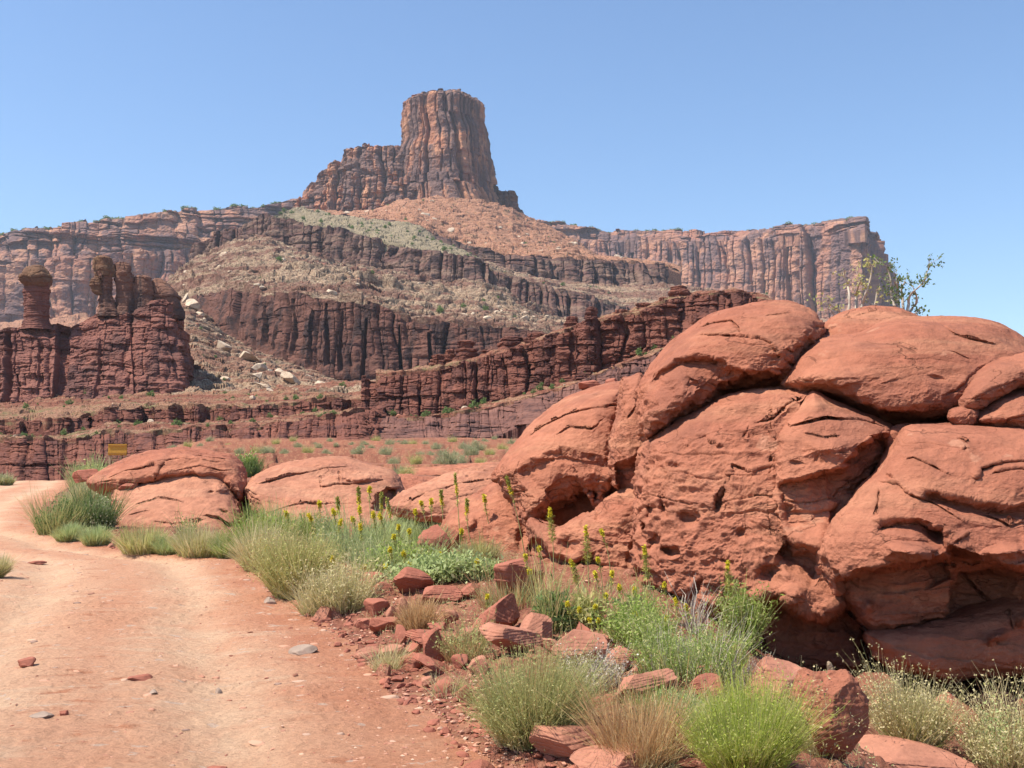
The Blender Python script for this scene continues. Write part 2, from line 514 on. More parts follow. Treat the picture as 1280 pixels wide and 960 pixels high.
def tower():
    """the butte: closed block of rock, one corner towards the road"""
    D = 1290.0
    n, m = 760, 300
    rows = [(113, 514, 592), (118, 506, 602), (127, 501, 604), (143, 498, 606), (165, 500, 612), (185, 493, 614), (193, 491, 616), (215, 487, 618), (231, 484, 621), (250, 480, 630), (285, 470, 646)]
    r = np.array(rows, float)
    r[:, 1] -= 3; r[:, 2] -= 1; r[:, 0] += np.linspace(3, 0, len(r))
    v = np.linspace(0, 1, m)
    py = 116 + v * (285 - 116)
    xl, xr = np.interp(py, r[:, 0], r[:, 1]), np.interp(py, r[:, 0], r[:, 2])
    cx = P((xl + xr) / 2, py, D)
    hw = (xr - xl) / 2 / F * D
    th = np.linspace(0, 2 * np.pi, n, endpoint=False)
    # rounded square plan, a corner pointing at the road a little right of the middle
    a = th + math.radians(123)
    sq = 1 / (np.abs(np.cos(a)) ** 3.4 + np.abs(np.sin(a)) ** 3.4) ** (1 / 3.4)
    px_ = np.cos(th) * sq
    wmax = np.abs(px_).max()
    R = sq[None, :] / wmax * hw[:, None]
    z = np.broadcast_to(cx[:, 2][:, None], R.shape)
    U = th[None, :] * 52 + z * 0.05
    q = np.stack([np.cos(th)[None] * R, np.sin(th)[None] * R, z], -1)
    wob = 0.22 * fbm(q * np.array([1, 1, 0.35]) / 26, 3, 3)
    zc = cell1(z / 22 + 0.4 * wob, 5)[0]
    wv = 1.1 * vnoise(np.stack([U / 60, U * 0, U * 0 + 5], -1))
    jn, ff, dd = cell1(U / 19 + wv + wob + 0.32 * hsh(zc, 2), 11)
    j2, f2, d2 = cell1(U / 7.5 + 2 * wv + wob * 1.5 + 0.4 * hsh(zc, 5), 13)
    lowr = smooth(0.35, 0.7, v)[:, None]
    out = 5.5 * (hsh(jn, 3) - 0.5) + 2.2 * np.sqrt(np.clip(1 - (2 * ff - 1) ** 2, 0, 1)) - 8 * np.exp(-(dd / 0.06) ** 2)
    out += 1.6 * np.sqrt(np.clip(1 - (2 * f2 - 1) ** 2, 0, 1)) - 2.2 * np.exp(-(d2 / 0.09) ** 2)
    out += 4.5 * (hsh(zc * 17 + j2, 4) - 0.5) * (0.35 + lowr)
    # broken slabs standing against the foot
    out += 6 * lowr * (hsh(np.floor(jn * 3 + (z / 30 + hsh(j2, 8))), 9) - 0.4)
    capb = cell1(z / 3.2 + 0.4 * wob, 7)[0]
    capw = 1 - smooth(0.03, 0.085, v)[:, None]
    out += capw * 3.5 * (hsh(capb, 3) - 0.25) + capw * 2 * (hsh(capb * 9 + j2, 6) - 0.5)
    out += 3.0 * fbm(q / 9, 5, 17, gain=0.6)
    R = R + out - 4.0 * smooth(0.0, 0.15, v)[:, None]
    X = cx[:, 0][:, None] + np.cos(th)[None] * R
    Y = D + 30 + np.sin(th)[None] * R
    V = np.stack([X, Y, z + 0.8 * fbm(q / 5, 3, 31)], -1)
    V[0, :, 2] += 3.0 * (hsh(cell1(th * 8, 4)[0], 1) - 0.3)
    ctr = V[0].mean(0)
    tops = np.stack([ctr + (V[0] - ctr) * k for k in (0.0, 0.4, 0.75, 0.93)])
    tops[..., 2] += 1.0 + 0.8 * fbm(tops / 6, 3, 8)
    V = np.concatenate([tops, V], 0)
    o = meshobj('butte', V, gridfaces(V.shape[0], n, True)[:, ::-1], M_butte, smooth_=False)
    tag(o, 'tall flat-topped sandstone butte tower standing on the skyline above an orange talus cone', 'butte')
tower()
# low block leaning on the tower's right foot
cliff('butte_foot', [(606, 222, 1330), (618, 232, 1320), (628, 238, 1310), (638, 240, 1310), (641, 256, 1325), (646, 264, 1340), (652, 272, 1360)],
      [(606, 275, 1300), (652, 285, 1320)], 606, 652, M_upper, 140, 70, 10, 12, aj=3, ar=3, crack=4, ab=2, ac=2, an=3, rag=3, bury=12, seed=22)

# orange talus cone below the butte
or_t = [(366, 262, 1290), (430, 268, 1280), (470, 264, 1262), (500, 252, 1240), (540, 247, 1235), (580, 249, 1235), (610, 255, 1240), (640, 263, 1265), (655, 271, 1290), (680, 282, 1290), (700, 293, 1280), (725, 309, 1270), (745, 322, 1250), (850, 334, 1240)]
or_b = [(366, 268, 1000), (430, 274, 960), (520, 282, 930), (551, 296, 925), (576, 307, 915), (632, 320, 905), (695, 325, 905), (740, 326, 920), (828, 334, 940), (850, 342, 960)]
slope('talus_cone', or_t, or_b, 366, 850, M_orange, 800, 170, size=7, amp=0.9, seed=31, big=0.35, low=12)
# upper dark band
U_t = [(360, 264, 985), (430, 270, 950), (520, 280, 920), (551, 295, 915), (576, 305, 905), (632, 318, 895), (695, 323, 892), (740, 324, 905), (800, 328, 925), (828, 331, 930), (840, 342, 990)]
U_b = [(360, 268, 980), (430, 274, 945), (520, 284, 910), (551, 304, 900), (590, 325, 890), (640, 344, 880), (705, 357, 880), (758, 361, 892), (828, 359, 915), (840, 360, 985)]
U_t, U_b = wig2(U_t, U_b, 1.5, 14, 401)
cliff('cliff_band', U_t, U_b, 360, 840, M_upper, 900, 80, 18, 6, aj=4, ar=4, crack=5, ab=2, ac=2, an=3, rag=3, bury=12, back=60, seed=41)
# pale slope between the two dark bands
sl_t = [(340, 273.5, 800), (362, 263, 960), (380, 262, 975), (430, 272, 940), (520, 282, 905), (551, 303, 895), (590, 323, 885), (640, 342, 875), (705, 355, 875), (758, 359, 887), (828, 357, 910), (880, 362, 950), (960, 372, 960)]
sl_b = [(340, 274, 790), (387, 283, 770), (419, 286, 760), (466, 299, 740), (512, 311, 725), (575, 319, 715), (600, 331, 712), (640, 349, 712), (684, 361, 720), (727, 372, 730), (771, 382, 740), (860, 390, 740), (960, 400, 740)]
slope('green_slope', sl_t, sl_b, 340, 600, M_green, 500, 90, size=4.5, amp=0.9, seed=51, big=0.5, low=6)
slope('pale_slope', sl_t, sl_b, 598, 960, M_pale, 620, 90, size=5, amp=1.0, seed=52, big=0.5, low=6)
# middle dark band
V_t = [(244, 310, 800), (262, 296, 790), (294, 288, 780), (318, 280, 775), (334, 268, 770), (347, 274, 765), (387, 281, 757), (419, 284, 750), (466, 297, 732), (512, 309, 718), (575, 317, 705), (600, 329, 702), (640, 348, 702), (684, 358, 708), (727, 368, 715), (771, 378, 725), (860, 386, 735)]
V_b = [(244, 328, 795), (294, 309, 770), (337, 306, 760), (375, 320, 745), (431, 337, 730), (481, 343, 715), (544, 356, 700), (572, 359, 695), (590, 355, 690), (640, 376, 690), (670, 395, 690), (700, 408, 690), (760, 420, 700), (860, 430, 710)]
V_t, V_b = wig2(V_t, V_b, 2.5, 14, 402)
cliff('cliff_band', V_t, V_b, 244, 860, M_upper, 1300, 120, 13, 9, aj=3.5, ar=3.5, crack=5, ab=1.6, ac=1.8, an=2.5, rag=3.2, bury=8, back=50, batter=0.1, seed=61)
# rubble slope above the fluted cliff
t1_t = [(200, 385, 700), (216, 362, 745), (222, 350, 770), (235, 337, 780), (247, 324, 785), (294, 305, 765), (337, 302, 753), (375, 316, 738), (431, 333, 722), (481, 339, 708), (544, 352, 693), (572, 356, 688), (590, 352, 684), (640, 373, 682), (670, 392, 682), (700, 405, 682), (760, 417, 690), (860, 425, 700)]
t1_b = [(200, 392, 560), (222, 372, 540), (256, 367, 505), (303, 362, 470), (331, 370, 455), (375, 368, 440), (412, 373, 430), (456, 379, 425), (481, 388, 420), (512, 401, 420), (544, 404, 420), (575, 407, 420), (640, 413, 420), (700, 420, 420), (760, 428, 420), (860, 440, 420)]
slope('rubble_slope', t1_t, t1_b, 200, 860, M_pale, 1150, 300, size=3.2, amp=1.4, seed=71, big=0.7, terr=5.0, terrh=10, low=5)
KA = 0.79
# ------------------------------------------------------------------ fluted cliff with dark alcoves
F_t = [(225, 372, 530), (256, 368, 500), (303, 362, 462), (331, 370, 448), (375, 367, 434), (412, 373, 425), (456, 379, 418), (481, 388, 414), (512, 401, 414), (544, 403, 414), (575, 406, 414), (640, 413, 414), (700, 420, 414), (860, 440, 414)]
F_b = [(225, 392, 520), (250, 405, 485), (287, 430, 448), (325, 446, 435), (356, 458, 424), (387, 468, 416), (419, 483, 410), (459, 484, 406), (520, 482, 404), (600, 470, 404), (700, 470, 404), (860, 470, 404)]
def alcoves(U, Z, s, x):
    X = np.broadcast_to(x[None], U.shape)
    o = np.zeros(U.shape)
    for cx, w_, top, bot, dep in ((278, 3.2, .08, .75, 7), (303, 4, .08, .62, 8), (332, 4.5, .22, .6, 8), (370, 3.5, .15, .65, 7), (397, 3.5, .2, .7, 8), (413, 3, .1, .6, 6), (430, 3.5, .16, .62, 9), (459, 4, .22, .78, 9), (350, 2, .2, .6, 5), (500, 3, .2, .8, 5), (538, 3, .2, .8, 4)):
        ww = w_ * (0.7 + 0.5 * smooth(top, bot, s))
        o -= 2.0 * dep * (1 - smooth(ww * 0.6, ww * 0.85, np.abs(X - cx - 1.5 * np.sin(s * 5 + cx)))) * smooth(top - .06, top + .04, s) * (1 - smooth(bot, bot + .25, s))
    return o
F_t, F_b = wig2(F_t, F_b, 2.0, 6, 403)
cliff('fluted_cliff', F_t, F_b, 225, 860, M_flute, 1300, 230, 10, 4.0, aj=1.6, ar=1.3, crack=2.4, ab=0.5, ac=0.7, an=1.2, rag=1.8, bury=6, back=25, batter=0.04, seed=81, notch=alcoves)

# scree fan below it
sc_t = [(215, 396, 520), (232, 372, 500), (250, 388, 478), (287, 424, 444), (325, 442, 431), (356, 454, 420), (387, 465, 412), (419, 479, 406), (459, 482, 402), (560, 480, 400)]
sc_b = [(215, 500, 205), (240, 500, 203), (300, 500, 200), (360, 498, 198), (420, 494, 196), (454, 490, 195), (560, 482, 195)]
slope('scree_fan', sc_t, sc_b, 215, 560, M_scree, 700, 330, size=2.2, amp=1.3, seed=91, big=0.6, low=4, sag=0.03)

# ------------------------------------------------------------------ left cliff with its pillars
K_t = [(-240, 414, 215), (-100, 412, 218), (0, 411, 220), (27, 410, 220), (62, 406, 221), (87, 409, 222), (107, 400, 222), (125, 390, 222), (150, 389, 222), (175, 381, 223), (200, 377, 224), (215, 376, 226), (222, 388, 232), (232, 422, 240), (240, 458, 250), (243, 480, 262)]
K_b = [(-240, 512, 205), (-100, 514, 206), (0, 516, 207), (60, 510, 208), (110, 504, 209), (170, 500, 210), (215, 500, 212), (222, 500, 220), (232, 499, 230), (243, 498, 255)]
def knotch(U, Z, s, x):
    X = np.broadcast_to(x[None], U.shape)
    o = np.zeros(U.shape)
    for cx, w_, top, bot, dep in ((12, 6, .05, .9, 3.2), (76, 10, .02, .85, 3.5), (50, 4, .2, .7, 1.2), (-60, 8, .05, .9, 3), (126, 3, .3, .9, 1.0), (168, 3, .2, .9, .9)):
        o -= dep * (1 - smooth(w_ * 0.5, w_, np.abs(X - cx - 3 * np.sin(s * 3 + cx)))) * smooth(top - .06, top + .1, s) * (1 - smooth(bot, bot + .15, s))
    return o
cliff('left_cliff', K_t, K_b, -240, 243, M_left, 1100, 330, 5.5, 1.05, aj=0.5, ar=0.5, crack=0.7, ab=0.42, ac=0.55, an=1.3, rag=0.9, bury=3, back=14, batter=0.12, seed=101, notch=knotch, topcap=0.0)

def pillar(name, prof, D, mat, depth=0.8, seed=1, rough=0.25, bed=0.6, lean=0, n=90, m=120, label=None, cat=None, group=None, parent=None, groove=0.05):
    """upright rock whose left and right outline is given in picture px: [(py, xl, xr), ...] top first"""
    a = np.array(prof, float)
    py = np.linspace(a[0, 0], a[-1, 0], m)
    xl, xr = np.interp(py, a[:, 0], a[:, 1]), np.interp(py, a[:, 0], a[:, 2])
    ker = np.ones(5) / 5
    c = P((xl + xr) / 2, py, D)
    hw = (xr - xl) / 2 / F * D
    th = np.linspace(0, 2 * np.pi, n, endpoint=False)
    q = np.stack([np.cos(th)[None] * np.ones(m)[:, None] * 1.0, np.sin(th)[None] * np.ones(m)[:, None], np.zeros((m, n))], -1)
    z = c[:, 2][:, None] + 0 * th[None]
    R = hw[:, None] + 0 * z
    q = np.stack([np.cos(th)[None] * R, np.sin(th)[None] * R, z + 0 * th[None]], -1) + seed * 7.3
    ib, fb, db = cell1(z / bed + 0.5 * fbm(q / (bed * 3), 2, seed), seed)
    out = rough * (0.8 * (hsh(ib, seed) - 0.5) - 0 * fb) - groove * np.exp(-(db / 0.12) ** 2) + groove * 0.8 * np.sqrt(np.clip(1 - (2 * fb - 1) ** 2, 0, 1))
    out += rough * fbm(q / (hw.mean() * 1.1), 5, seed + 3, gain=0.6)
    out += rough * 0.9 * (hsh(cell1(z / bed * .7 + 1.5 * fbm(q / (bed * 2), 2, seed + 4), seed)[0] * 7 + np.floor(th[None] * 1.3), seed) - 0.5)
    sqn = 1 + 0.10 * (np.abs(np.cos(2 * (th[None] + seed))) - 0.5)
    R = R * sqn + out * np.clip(R / (hw.max() * .5), 0, 1)
    V = np.stack([c[:, 0][:, None] + np.cos(th)[None] * R, D + np.sin(th)[None] * R * depth, z], -1)
    top = V[0].mean(0)
    caps = np.stack([top + (V[0] - top) * k for k in (0.0, 0.5, 0.85)])
    V = np.concatenate([caps, V], 0)
    V[..., 2] += 0.3 * rough * fbm(V / (hw.mean()) + 3, 3, seed)
    o = meshobj(name, V, gridfaces(V.shape[0], n, True)[:, ::-1], mat, smooth_=False, parent=parent)
    if label: tag(o, label, cat, group)
    return o

hd = empty('balanced_rock', P(45, 410, 220))
tag(hd, 'red mushroom shaped rock pillar with a wider cap standing alone at far left', 'rock pillar')
def under(o, e):
    o.parent = e
    o.matrix_parent_inverse = e.matrix_basis.inverted()
    return o
M_cap = rockmat('pillar_cap_stone', (0.34, 0.20, 0.115), (0.25, 0.12, 0.07), 3, strata=0.8, strata_c=(0.22, 0.12, 0.075), bdist=0.2, bscale=1.5)
under(pillar('stem', [(352, 33, 61), (362, 31, 61), (380, 31, 60), (400, 31, 61), (412, 28, 64)], 220, M_left, seed=3, rough=0.28, bed=0.55), hd)
under(pillar('cap', [(332, 42, 52), (334, 37, 57), (338, 31, 60), (344, 27, 63), (350, 26, 64), (355, 29, 63), (359, 33, 60)], 220, M_cap, seed=4, rough=0.5, bed=1.2, depth=0.95), hd)
KA = 1.1
M_fin = rockmat('dark_fin_stone', (0.20, 0.10, 0.07), (0.14, 0.075, 0.058), 4, strata=1.2, strata_c=(0.26, 0.13, 0.085), varnish=3, varnish_c=(0.075, 0.05, 0.045), bdist=0.3, bscale=1.0)
KA = 0.79
fin = empty('rock_fin', P(130, 392, 222))
tag(fin, 'leaning red pinnacle with a tilted block head and a knob on its left side', 'rock pillar')
under(pillar('stem', [(340, 121, 140), (352, 125, 140), (366, 125, 140), (380, 125, 143), (396, 122, 150)], 222, M_fin, seed=5, rough=0.4, bed=0.9), fin)
under(pillar('head', [(320, 121, 134), (323, 116, 139), (330, 117, 141), (338, 118, 142), (345, 120, 143)], 222, M_cap, seed=6, rough=0.5, bed=1.5), fin)
under(pillar('knob', [(345, 118, 123), (350, 114, 126), (358, 113, 127), (364, 116, 128), (369, 121, 128)], 221.2, M_cap, seed=7, rough=0.25), fin)
pillar('rock_fin', [(328, 148, 158), (331, 144, 162), (345, 144, 165), (365, 146, 167), (380, 145, 169), (394, 142, 172)], 223, M_fin, seed=8, rough=0.5, bed=1.4,
       label='upright dark-topped red fin directly right of the leaning pinnacle on the left cliff', cat='rock pillar')
pillar('rock_fin', [(344, 172, 183), (347, 168, 188), (356, 168, 190), (370, 167, 192), (382, 166, 194), (392, 165, 196)], 224, M_fin, seed=9, rough=0.5, bed=1.6,
       label='lower blocky red fin in the middle of the pinnacle cluster, pale boulder at its foot', cat='rock pillar')
pillar('rock_fin', [(348, 191, 203), (351, 187, 208), (358, 187, 214), (368, 188, 223), (380, 190, 228), (400, 192, 232)], 226, M_fin, seed=10, rough=0.6, bed=1.8,
       label='broad red fin sloping down to the right, last of the pinnacle cluster', cat='rock pillar')

# ------------------------------------------------------------------ red ledge tiers along the valley
M1_t = [(-240, 532, 168), (0, 530, 168), (52, 528, 169), (90, 523, 170), (142, 515, 171), (210, 511, 172), (277, 509, 173), (360, 505, 174), (454, 500, 175), (520, 500, 176)]
M1_b = [(-240, 552, 166), (0, 549, 166), (56, 549, 167), (90, 545, 168), (142, 532, 169), (210, 531, 170), (277, 527, 171), (360, 522, 172), (454, 515, 173), (520, 515, 174)]
M2_t = [(-240, 556, 150), (0, 554, 150), (75, 552, 150), (131, 543, 151), (225, 538, 152), (330, 531, 152), (360, 524, 152), (420, 519, 152), (454, 514, 154), (520, 512, 168), (560, 510, 174)]
M2_b = [(-240, 604, 141), (0, 604, 141), (75, 603, 141), (135, 590, 141), (187, 572, 141), (300, 562, 142), (337, 560, 142), (412, 562, 141), (454, 560, 144), (520, 560, 160), (560, 560, 166)]
M1_t, M1_b = wig2(M1_t, M1_b, 5.0, 7, 404)
M2_t, M2_b = wig2(M2_t, M2_b, 6.0, 6, 405)
slope('terrace', [(-240, 500, 212), (0, 504, 212), (110, 494, 214), (240, 490, 222), (360, 488, 222), (454, 482, 222), (540, 478, 222)], [(x, y + .4, d) for x, y, d in M1_t if x < 516] + [(540, 500, 175)], -240, 540, M_terr, 800, 80, size=1.5, amp=0.7, seed=111, big=0.7, low=1, back=0.05, terr=0.6, terrh=1.2)
cliff('red_ledge', M1_t, M1_b, -240, 520, M_ledge, 1500, 60, 2.6, 0.55, aj=0.7, ar=0.55, crack=0.7, ab=0.35, ac=0.3, an=0.5, rag=0.7, bury=1, back=5, seed=121)
slope('terrace', [(x, y - 1, d + 1) for x, y, d in M1_b], [(x, y + .3, d) for x, y, d in M2_t], -240, 520, M_terr, 1100, 70, size=1.2, amp=0.7, seed=131, big=0.6, low=.5, terr=0.4, terrh=0.8)
cliff('red_ledge', M2_t, M2_b, -240, 560, M_ledge, 1700, 170, 2.4, 0.5, aj=0.8, ar=0.6, crack=0.8, ab=0.4, ac=0.3, an=0.6, rag=0.6, bury=2, back=5, batter=0.16, seed=141)

# ridge climbing to the right
N_t = [(454, 474, 168), (497, 467, 167), (537, 462, 166), (570, 455, 165), (600, 449, 164), (643, 438, 163), (680, 425, 162), (708, 412, 161), (740, 404, 160), (790, 394, 159), (834, 378, 158), (864, 372, 158), (919, 367, 157), (950, 374, 156), (985, 384, 156)]
N_b = [(454, 514, 163), (520, 521, 161), (574, 517, 160), (602, 505, 160), (684, 485, 158), (732, 477, 157), (797, 449, 156), (846, 427, 155), (900, 410, 154), (985, 400, 154)]
N_t = wig(N_t, 3.0, 4, 407)
cliff('red_ridge', N_t, N_b, 452, 985, M_ledge, 1700, 240, 3.4, 0.72, aj=0.8, ar=0.7, crack=0.8, ab=0.55, ac=0.7, an=0.8, rag=0.8, bury=1.5, back=12, batter=0.05, seed=151, topcap=0.05)
N2_t = [(420, 526, 174), (440, 522, 166), (454, 519, 160), (480, 520, 157), (521, 524, 156), (574, 519, 155), (643, 503, 154), (700, 488, 153), (757, 462, 152), (830, 438, 151), (985, 410, 150)]
N2_b = [(420, 562, 166), (440, 558, 158), (454, 556, 150), (521, 554, 145), (622, 546, 144), (667, 532, 144), (720, 522, 144), (830, 500, 142), (985, 470, 142)]
N2_t, N2_b = wig2(N2_t, N2_b, 3.0, 4, 406)
slope('terrace', [(x, y - 2, d + .5) for x, y, d in N_b], N2_t, 452, 985, M_terr, 700, 40, size=1.3, amp=0.6, seed=161, big=0.5, low=.5)
M_ledge2 = rockmat('lower_ledge_stone', (0.30, 0.145, 0.108), (0.23, 0.105, 0.082), 5, strata=0.9, strata_c=(0.19, 0.09, 0.072),
                   varnish=3.0, varnish_c=(0.09, 0.048, 0.044), bdist=0.25, bscale=0.9)
cliff('red_ledge', N2_t, N2_b, 420, 985, M_ledge2, 1300, 150, 2.0, 0.62, aj=0.4, ar=0.35, crack=0.7, ab=0.45, ac=0.5, an=0.35, rag=0.5, bury=2, back=4, batter=0.35, seed=171)
slope('terrace', [(x, y - 5, d + 5) for x, y, d in N_t], [(x, y - 1.0, d + .6) for x, y, d in N_t], 470, 985, M_terr, 700, 26, size=0.9, amp=0.7, seed=155, big=0.7, low=.5, back=0.05)
# second, higher row of stumpy pinnacles on the ridge: each a stack of rounded beds
stacks = [((548, 458, 20), 'low rounded red stump at the left end of the ridge, below the domed cap stump'),
          ((563, 452, 13), 'small red stump between two larger ones near the left end of the ridge'),
          ((583, 441, 25, 18), 'domed red stump with a round flat cap, tallest on the left part of the ridge'),
          ((608, 446, 18, 10), 'squat red stump just right of the domed cap stump on the ridge'),
          ((640, 434, 36, 16), 'wide flat topped red stump in the left middle of the ridge'),
          ((668, 428, 24, 14), 'red block stump right beside the wide flat topped stump on the ridge'),
          ((714, 411, 22, 18), 'red knobbly pinnacle left of the narrow standing one in the middle of the ridge'),
          ((740, 401, 20, 20), 'narrow standing red pinnacle with a rounded top in the middle of the ridge'),
          ((776, 397, 24, 12), 'low red pinnacle right of the narrow standing one on the ridge'),
          ((806, 390, 26, 13), 'broad red block with a flat dark top on the right part of the ridge'),
          ((829, 384, 14, 15), 'slim red block between the broad block and the tall knob on the ridge'),
          ((849, 376, 26, 22), 'tall red knob, highest pinnacle on the right half of the ridge'),
          ((880, 375, 28, 6), 'low red block right of the tall knob on the ridge'),
          ((919, 371, 30, 9), 'low dark red block at the right end of the ridge beside the big boulder')]
for i, (g, lab) in enumerate(stacks):
    cx, by, w_ = g[:3]
    h = (g[3] if len(g) > 3 else 18) * 0.85
    r_ = random.Random(i)
    prof = []
    yy = by - h
    nb = max(2, int(h / 5))
    prof.append((yy, cx - w_ * .18, cx + w_ * .18))
    for k in range(nb):
        ww = w_ * (.30 + .12 * r_.random() + .20 * k / nb)
        o_ = w_ * .05 * (r_.random() - .5)
        prof.append((yy + h * (k + .25) / nb, cx - ww + o_, cx + ww + o_))
        prof.append((yy + h * (k + .8) / nb, cx - ww + o_, cx + ww + o_))
        prof.append((yy + h * (k + .98) / nb, cx - ww * .93 + o_, cx + ww * .93 + o_))
    prof.append((by + 10, cx - w_ * .55, cx + w_ * .55))
    D = float(np.interp(cx, [p[0] for p in N_t], [p[2] for p in N_t])) + 3.8
    pillar('rock_stump', prof, D, M_ledge, depth=0.9, seed=20 + i, rough=0.5, bed=0.75, m=110, n=80, label=lab, cat='rock pillar', group='stumpy pinnacles along the red ridge', groove=0.10)
# ------------------------------------------------------------------ ground and road
EDGE = np.array([(-30, 3.0), (0, 1.6), (3, 0.7), (5.86, -0.17), (9.8, -1.5), (12.7, -2.5), (16.9, -4.2), (18.9, -6.7), (23.7, -10), (29.8, -12.9), (54, -21.6), (62, -24.5), (90, -36)], float)

def xedge(y):
    return np.interp(y, EDGE[:, 0], EDGE[:, 1])

def G(x, y):
    x = np.asarray(x, float); y = np.asarray(y, float)
    yy = np.maximum(y, 0.5)
    u = x / yy
    zl = np.where(y < 58, 0.017 * y, 0.986 - 0.03 * np.clip(y - 60, -2, 40) + 0 * y)
    zr = 0.017 * np.minimum(y, 30) + 0.040 * np.clip(y - 30, 0, 170)
    z = zl + (zr - zl) * smooth(-0.42, -0.27, u) * smooth(20, 40, y)
    d = x - xedge(y)
    near = 1 - smooth(26, 34, y)
    z = z + near * smooth(2, 7, y) * (1 - 0.8 * smooth(13, 20, y)) * (0.16 * smooth(0.0, 1.0, d) + 0.14 * smooth(0.8, 2.5, d))
    z = z - 0.78 * smooth(1.0, 3.0, x - 0.12 * np.clip(y - 9, 0, 9)) * smooth(2, 6, y) * (1 - smooth(13, 22, y))
    return z

def Gd(x, y):
    """ground with its small relief"""
    z = G(x, y)
    q = np.stack([x, y, 0 * x], -1)
    d = x - xedge(y)
    off = smooth(-0.1, 0.6, d + 0.3 * vnoise(q * 1.5, 3))
    nf = 1 - smooth(30, 80, y)
    z = z + (0.04 * fbm(q * 0.35, 3, 5) + 0.018 * fbm(q * 1.1, 4, 6)) * (0.5 + off)
    # ruts
    for c_, w_, dp in ((-1.25, 0.32, 0.06), (-3.05, 0.34, 0.06)):
        z = z - nf * dp * np.exp(-((d - c_ + 0.25 * vnoise(q * 0.2, 9)) / w_) ** 2)
    # low plates of bedrock showing through the road
    st = fbm(q * np.array([0.7, 1.5, 1]) + 4, 5, 12) * 5
    fr = st - np.floor(st)
    z = z + 0.013 * (np.floor(st) + smooth(0.0, 0.12, fr)) * (1 - off) * nf * smooth(-0.1, 0.25, fbm(q * 0.4, 3, 18) + 0.05)
    # clods and rubble beside it
    d1, d2, rv = worley(x * 5.5, y * 5.5, 3)
    z = z + nf * 0.045 * off * (rv > 0.45) * rv * np.clip(1 - (d1 / 0.5) ** 2, 0, 1)
    d1, d2, rv = worley(x * 14, y * 14, 5)
    z = z + nf * 0.012 * (0.35 + off) * (rv > 0.6) * np.clip(1 - (d1 / 0.45) ** 2, 0, 1)
    z = z + nf * 0.008 * fbm(q * 9, 3, 8)
    # flat red ledges across the open ground beyond
    far = smooth(26, 40, y) * smooth(-0.36, -0.26, x / np.maximum(y, 1))
    st = (z + 0.35 * fbm(q * np.array([0.05, 0.12, 1]), 4, 21)) * 1.6
    fr = st - np.floor(st)
    z = z + far * 0.62 * (smooth(0.0, 0.03, fr) - fr) + far * 0.12 * fbm(q * 0.5, 4, 30)
    return z

def hit(px, py):
    """where the line of sight through a picture point meets the ground"""
    lo, hi = 2.0, 200.0
    D = np.geomspace(2.5, 190, 900)
    p = P(px, py, D)
    below = p[:, 2] < G(p[:, 0], p[:, 1])
    k = int(np.argmax(below)) if below.any() else len(D) - 1
    lo, hi = D[max(k - 1, 0)], D[k]
    for _ in range(20):
        mid = (lo + hi) / 2
        q = P(px, py, mid)
        if q[2] < G(q[0], q[1]): hi = mid
        else: lo = mid
    q = P(px, py, hi)
    return Vector((q[0], q[1], float(Gd(np.array(q[0]), np.array(q[1])))))

def groundmat():
    m, t, b = newmat('red_earth')
    f = noise(t, mapped(t, 0.5), 1.0, 8, 0.65)
    col = mix(t, ramp(t, f, [(0.35, 0), (0.65, 1)]), (0.40, 0.165, 0.10), (0.33, 0.125, 0.078))
    bg = noise(t, mapped(t, (0.06, 0.16, 0.3)), 1.0, 7, 0.65)
    col = mix(t, ramp(t, bg, [(0.46, 0), (0.56, 0.85)]), col, (0.30, 0.115, 0.075))
    g = noise(t, mapped(t, 6.0), 1.0, 6, 0.7)
    col = mix(t, ramp(t, g, [(0.5, 0), (0.62, 0.7)]), col, (0.50, 0.27, 0.15))
    k = noise(t, mapped(t, 22.0), 1.0, 4, 0.7)
    col = mix(t, 1.0, col, ramp(t, k, [(0.32, 0.62), (0.6, 1.0)]), 'MULTIPLY')
    t.links.new(col, b.inputs['Base Color'])
    n1 = bump(t, b, noise(t, mapped(t, 9.0), 1.0, 8, 0.7), 0.05, 0.9)
    return m

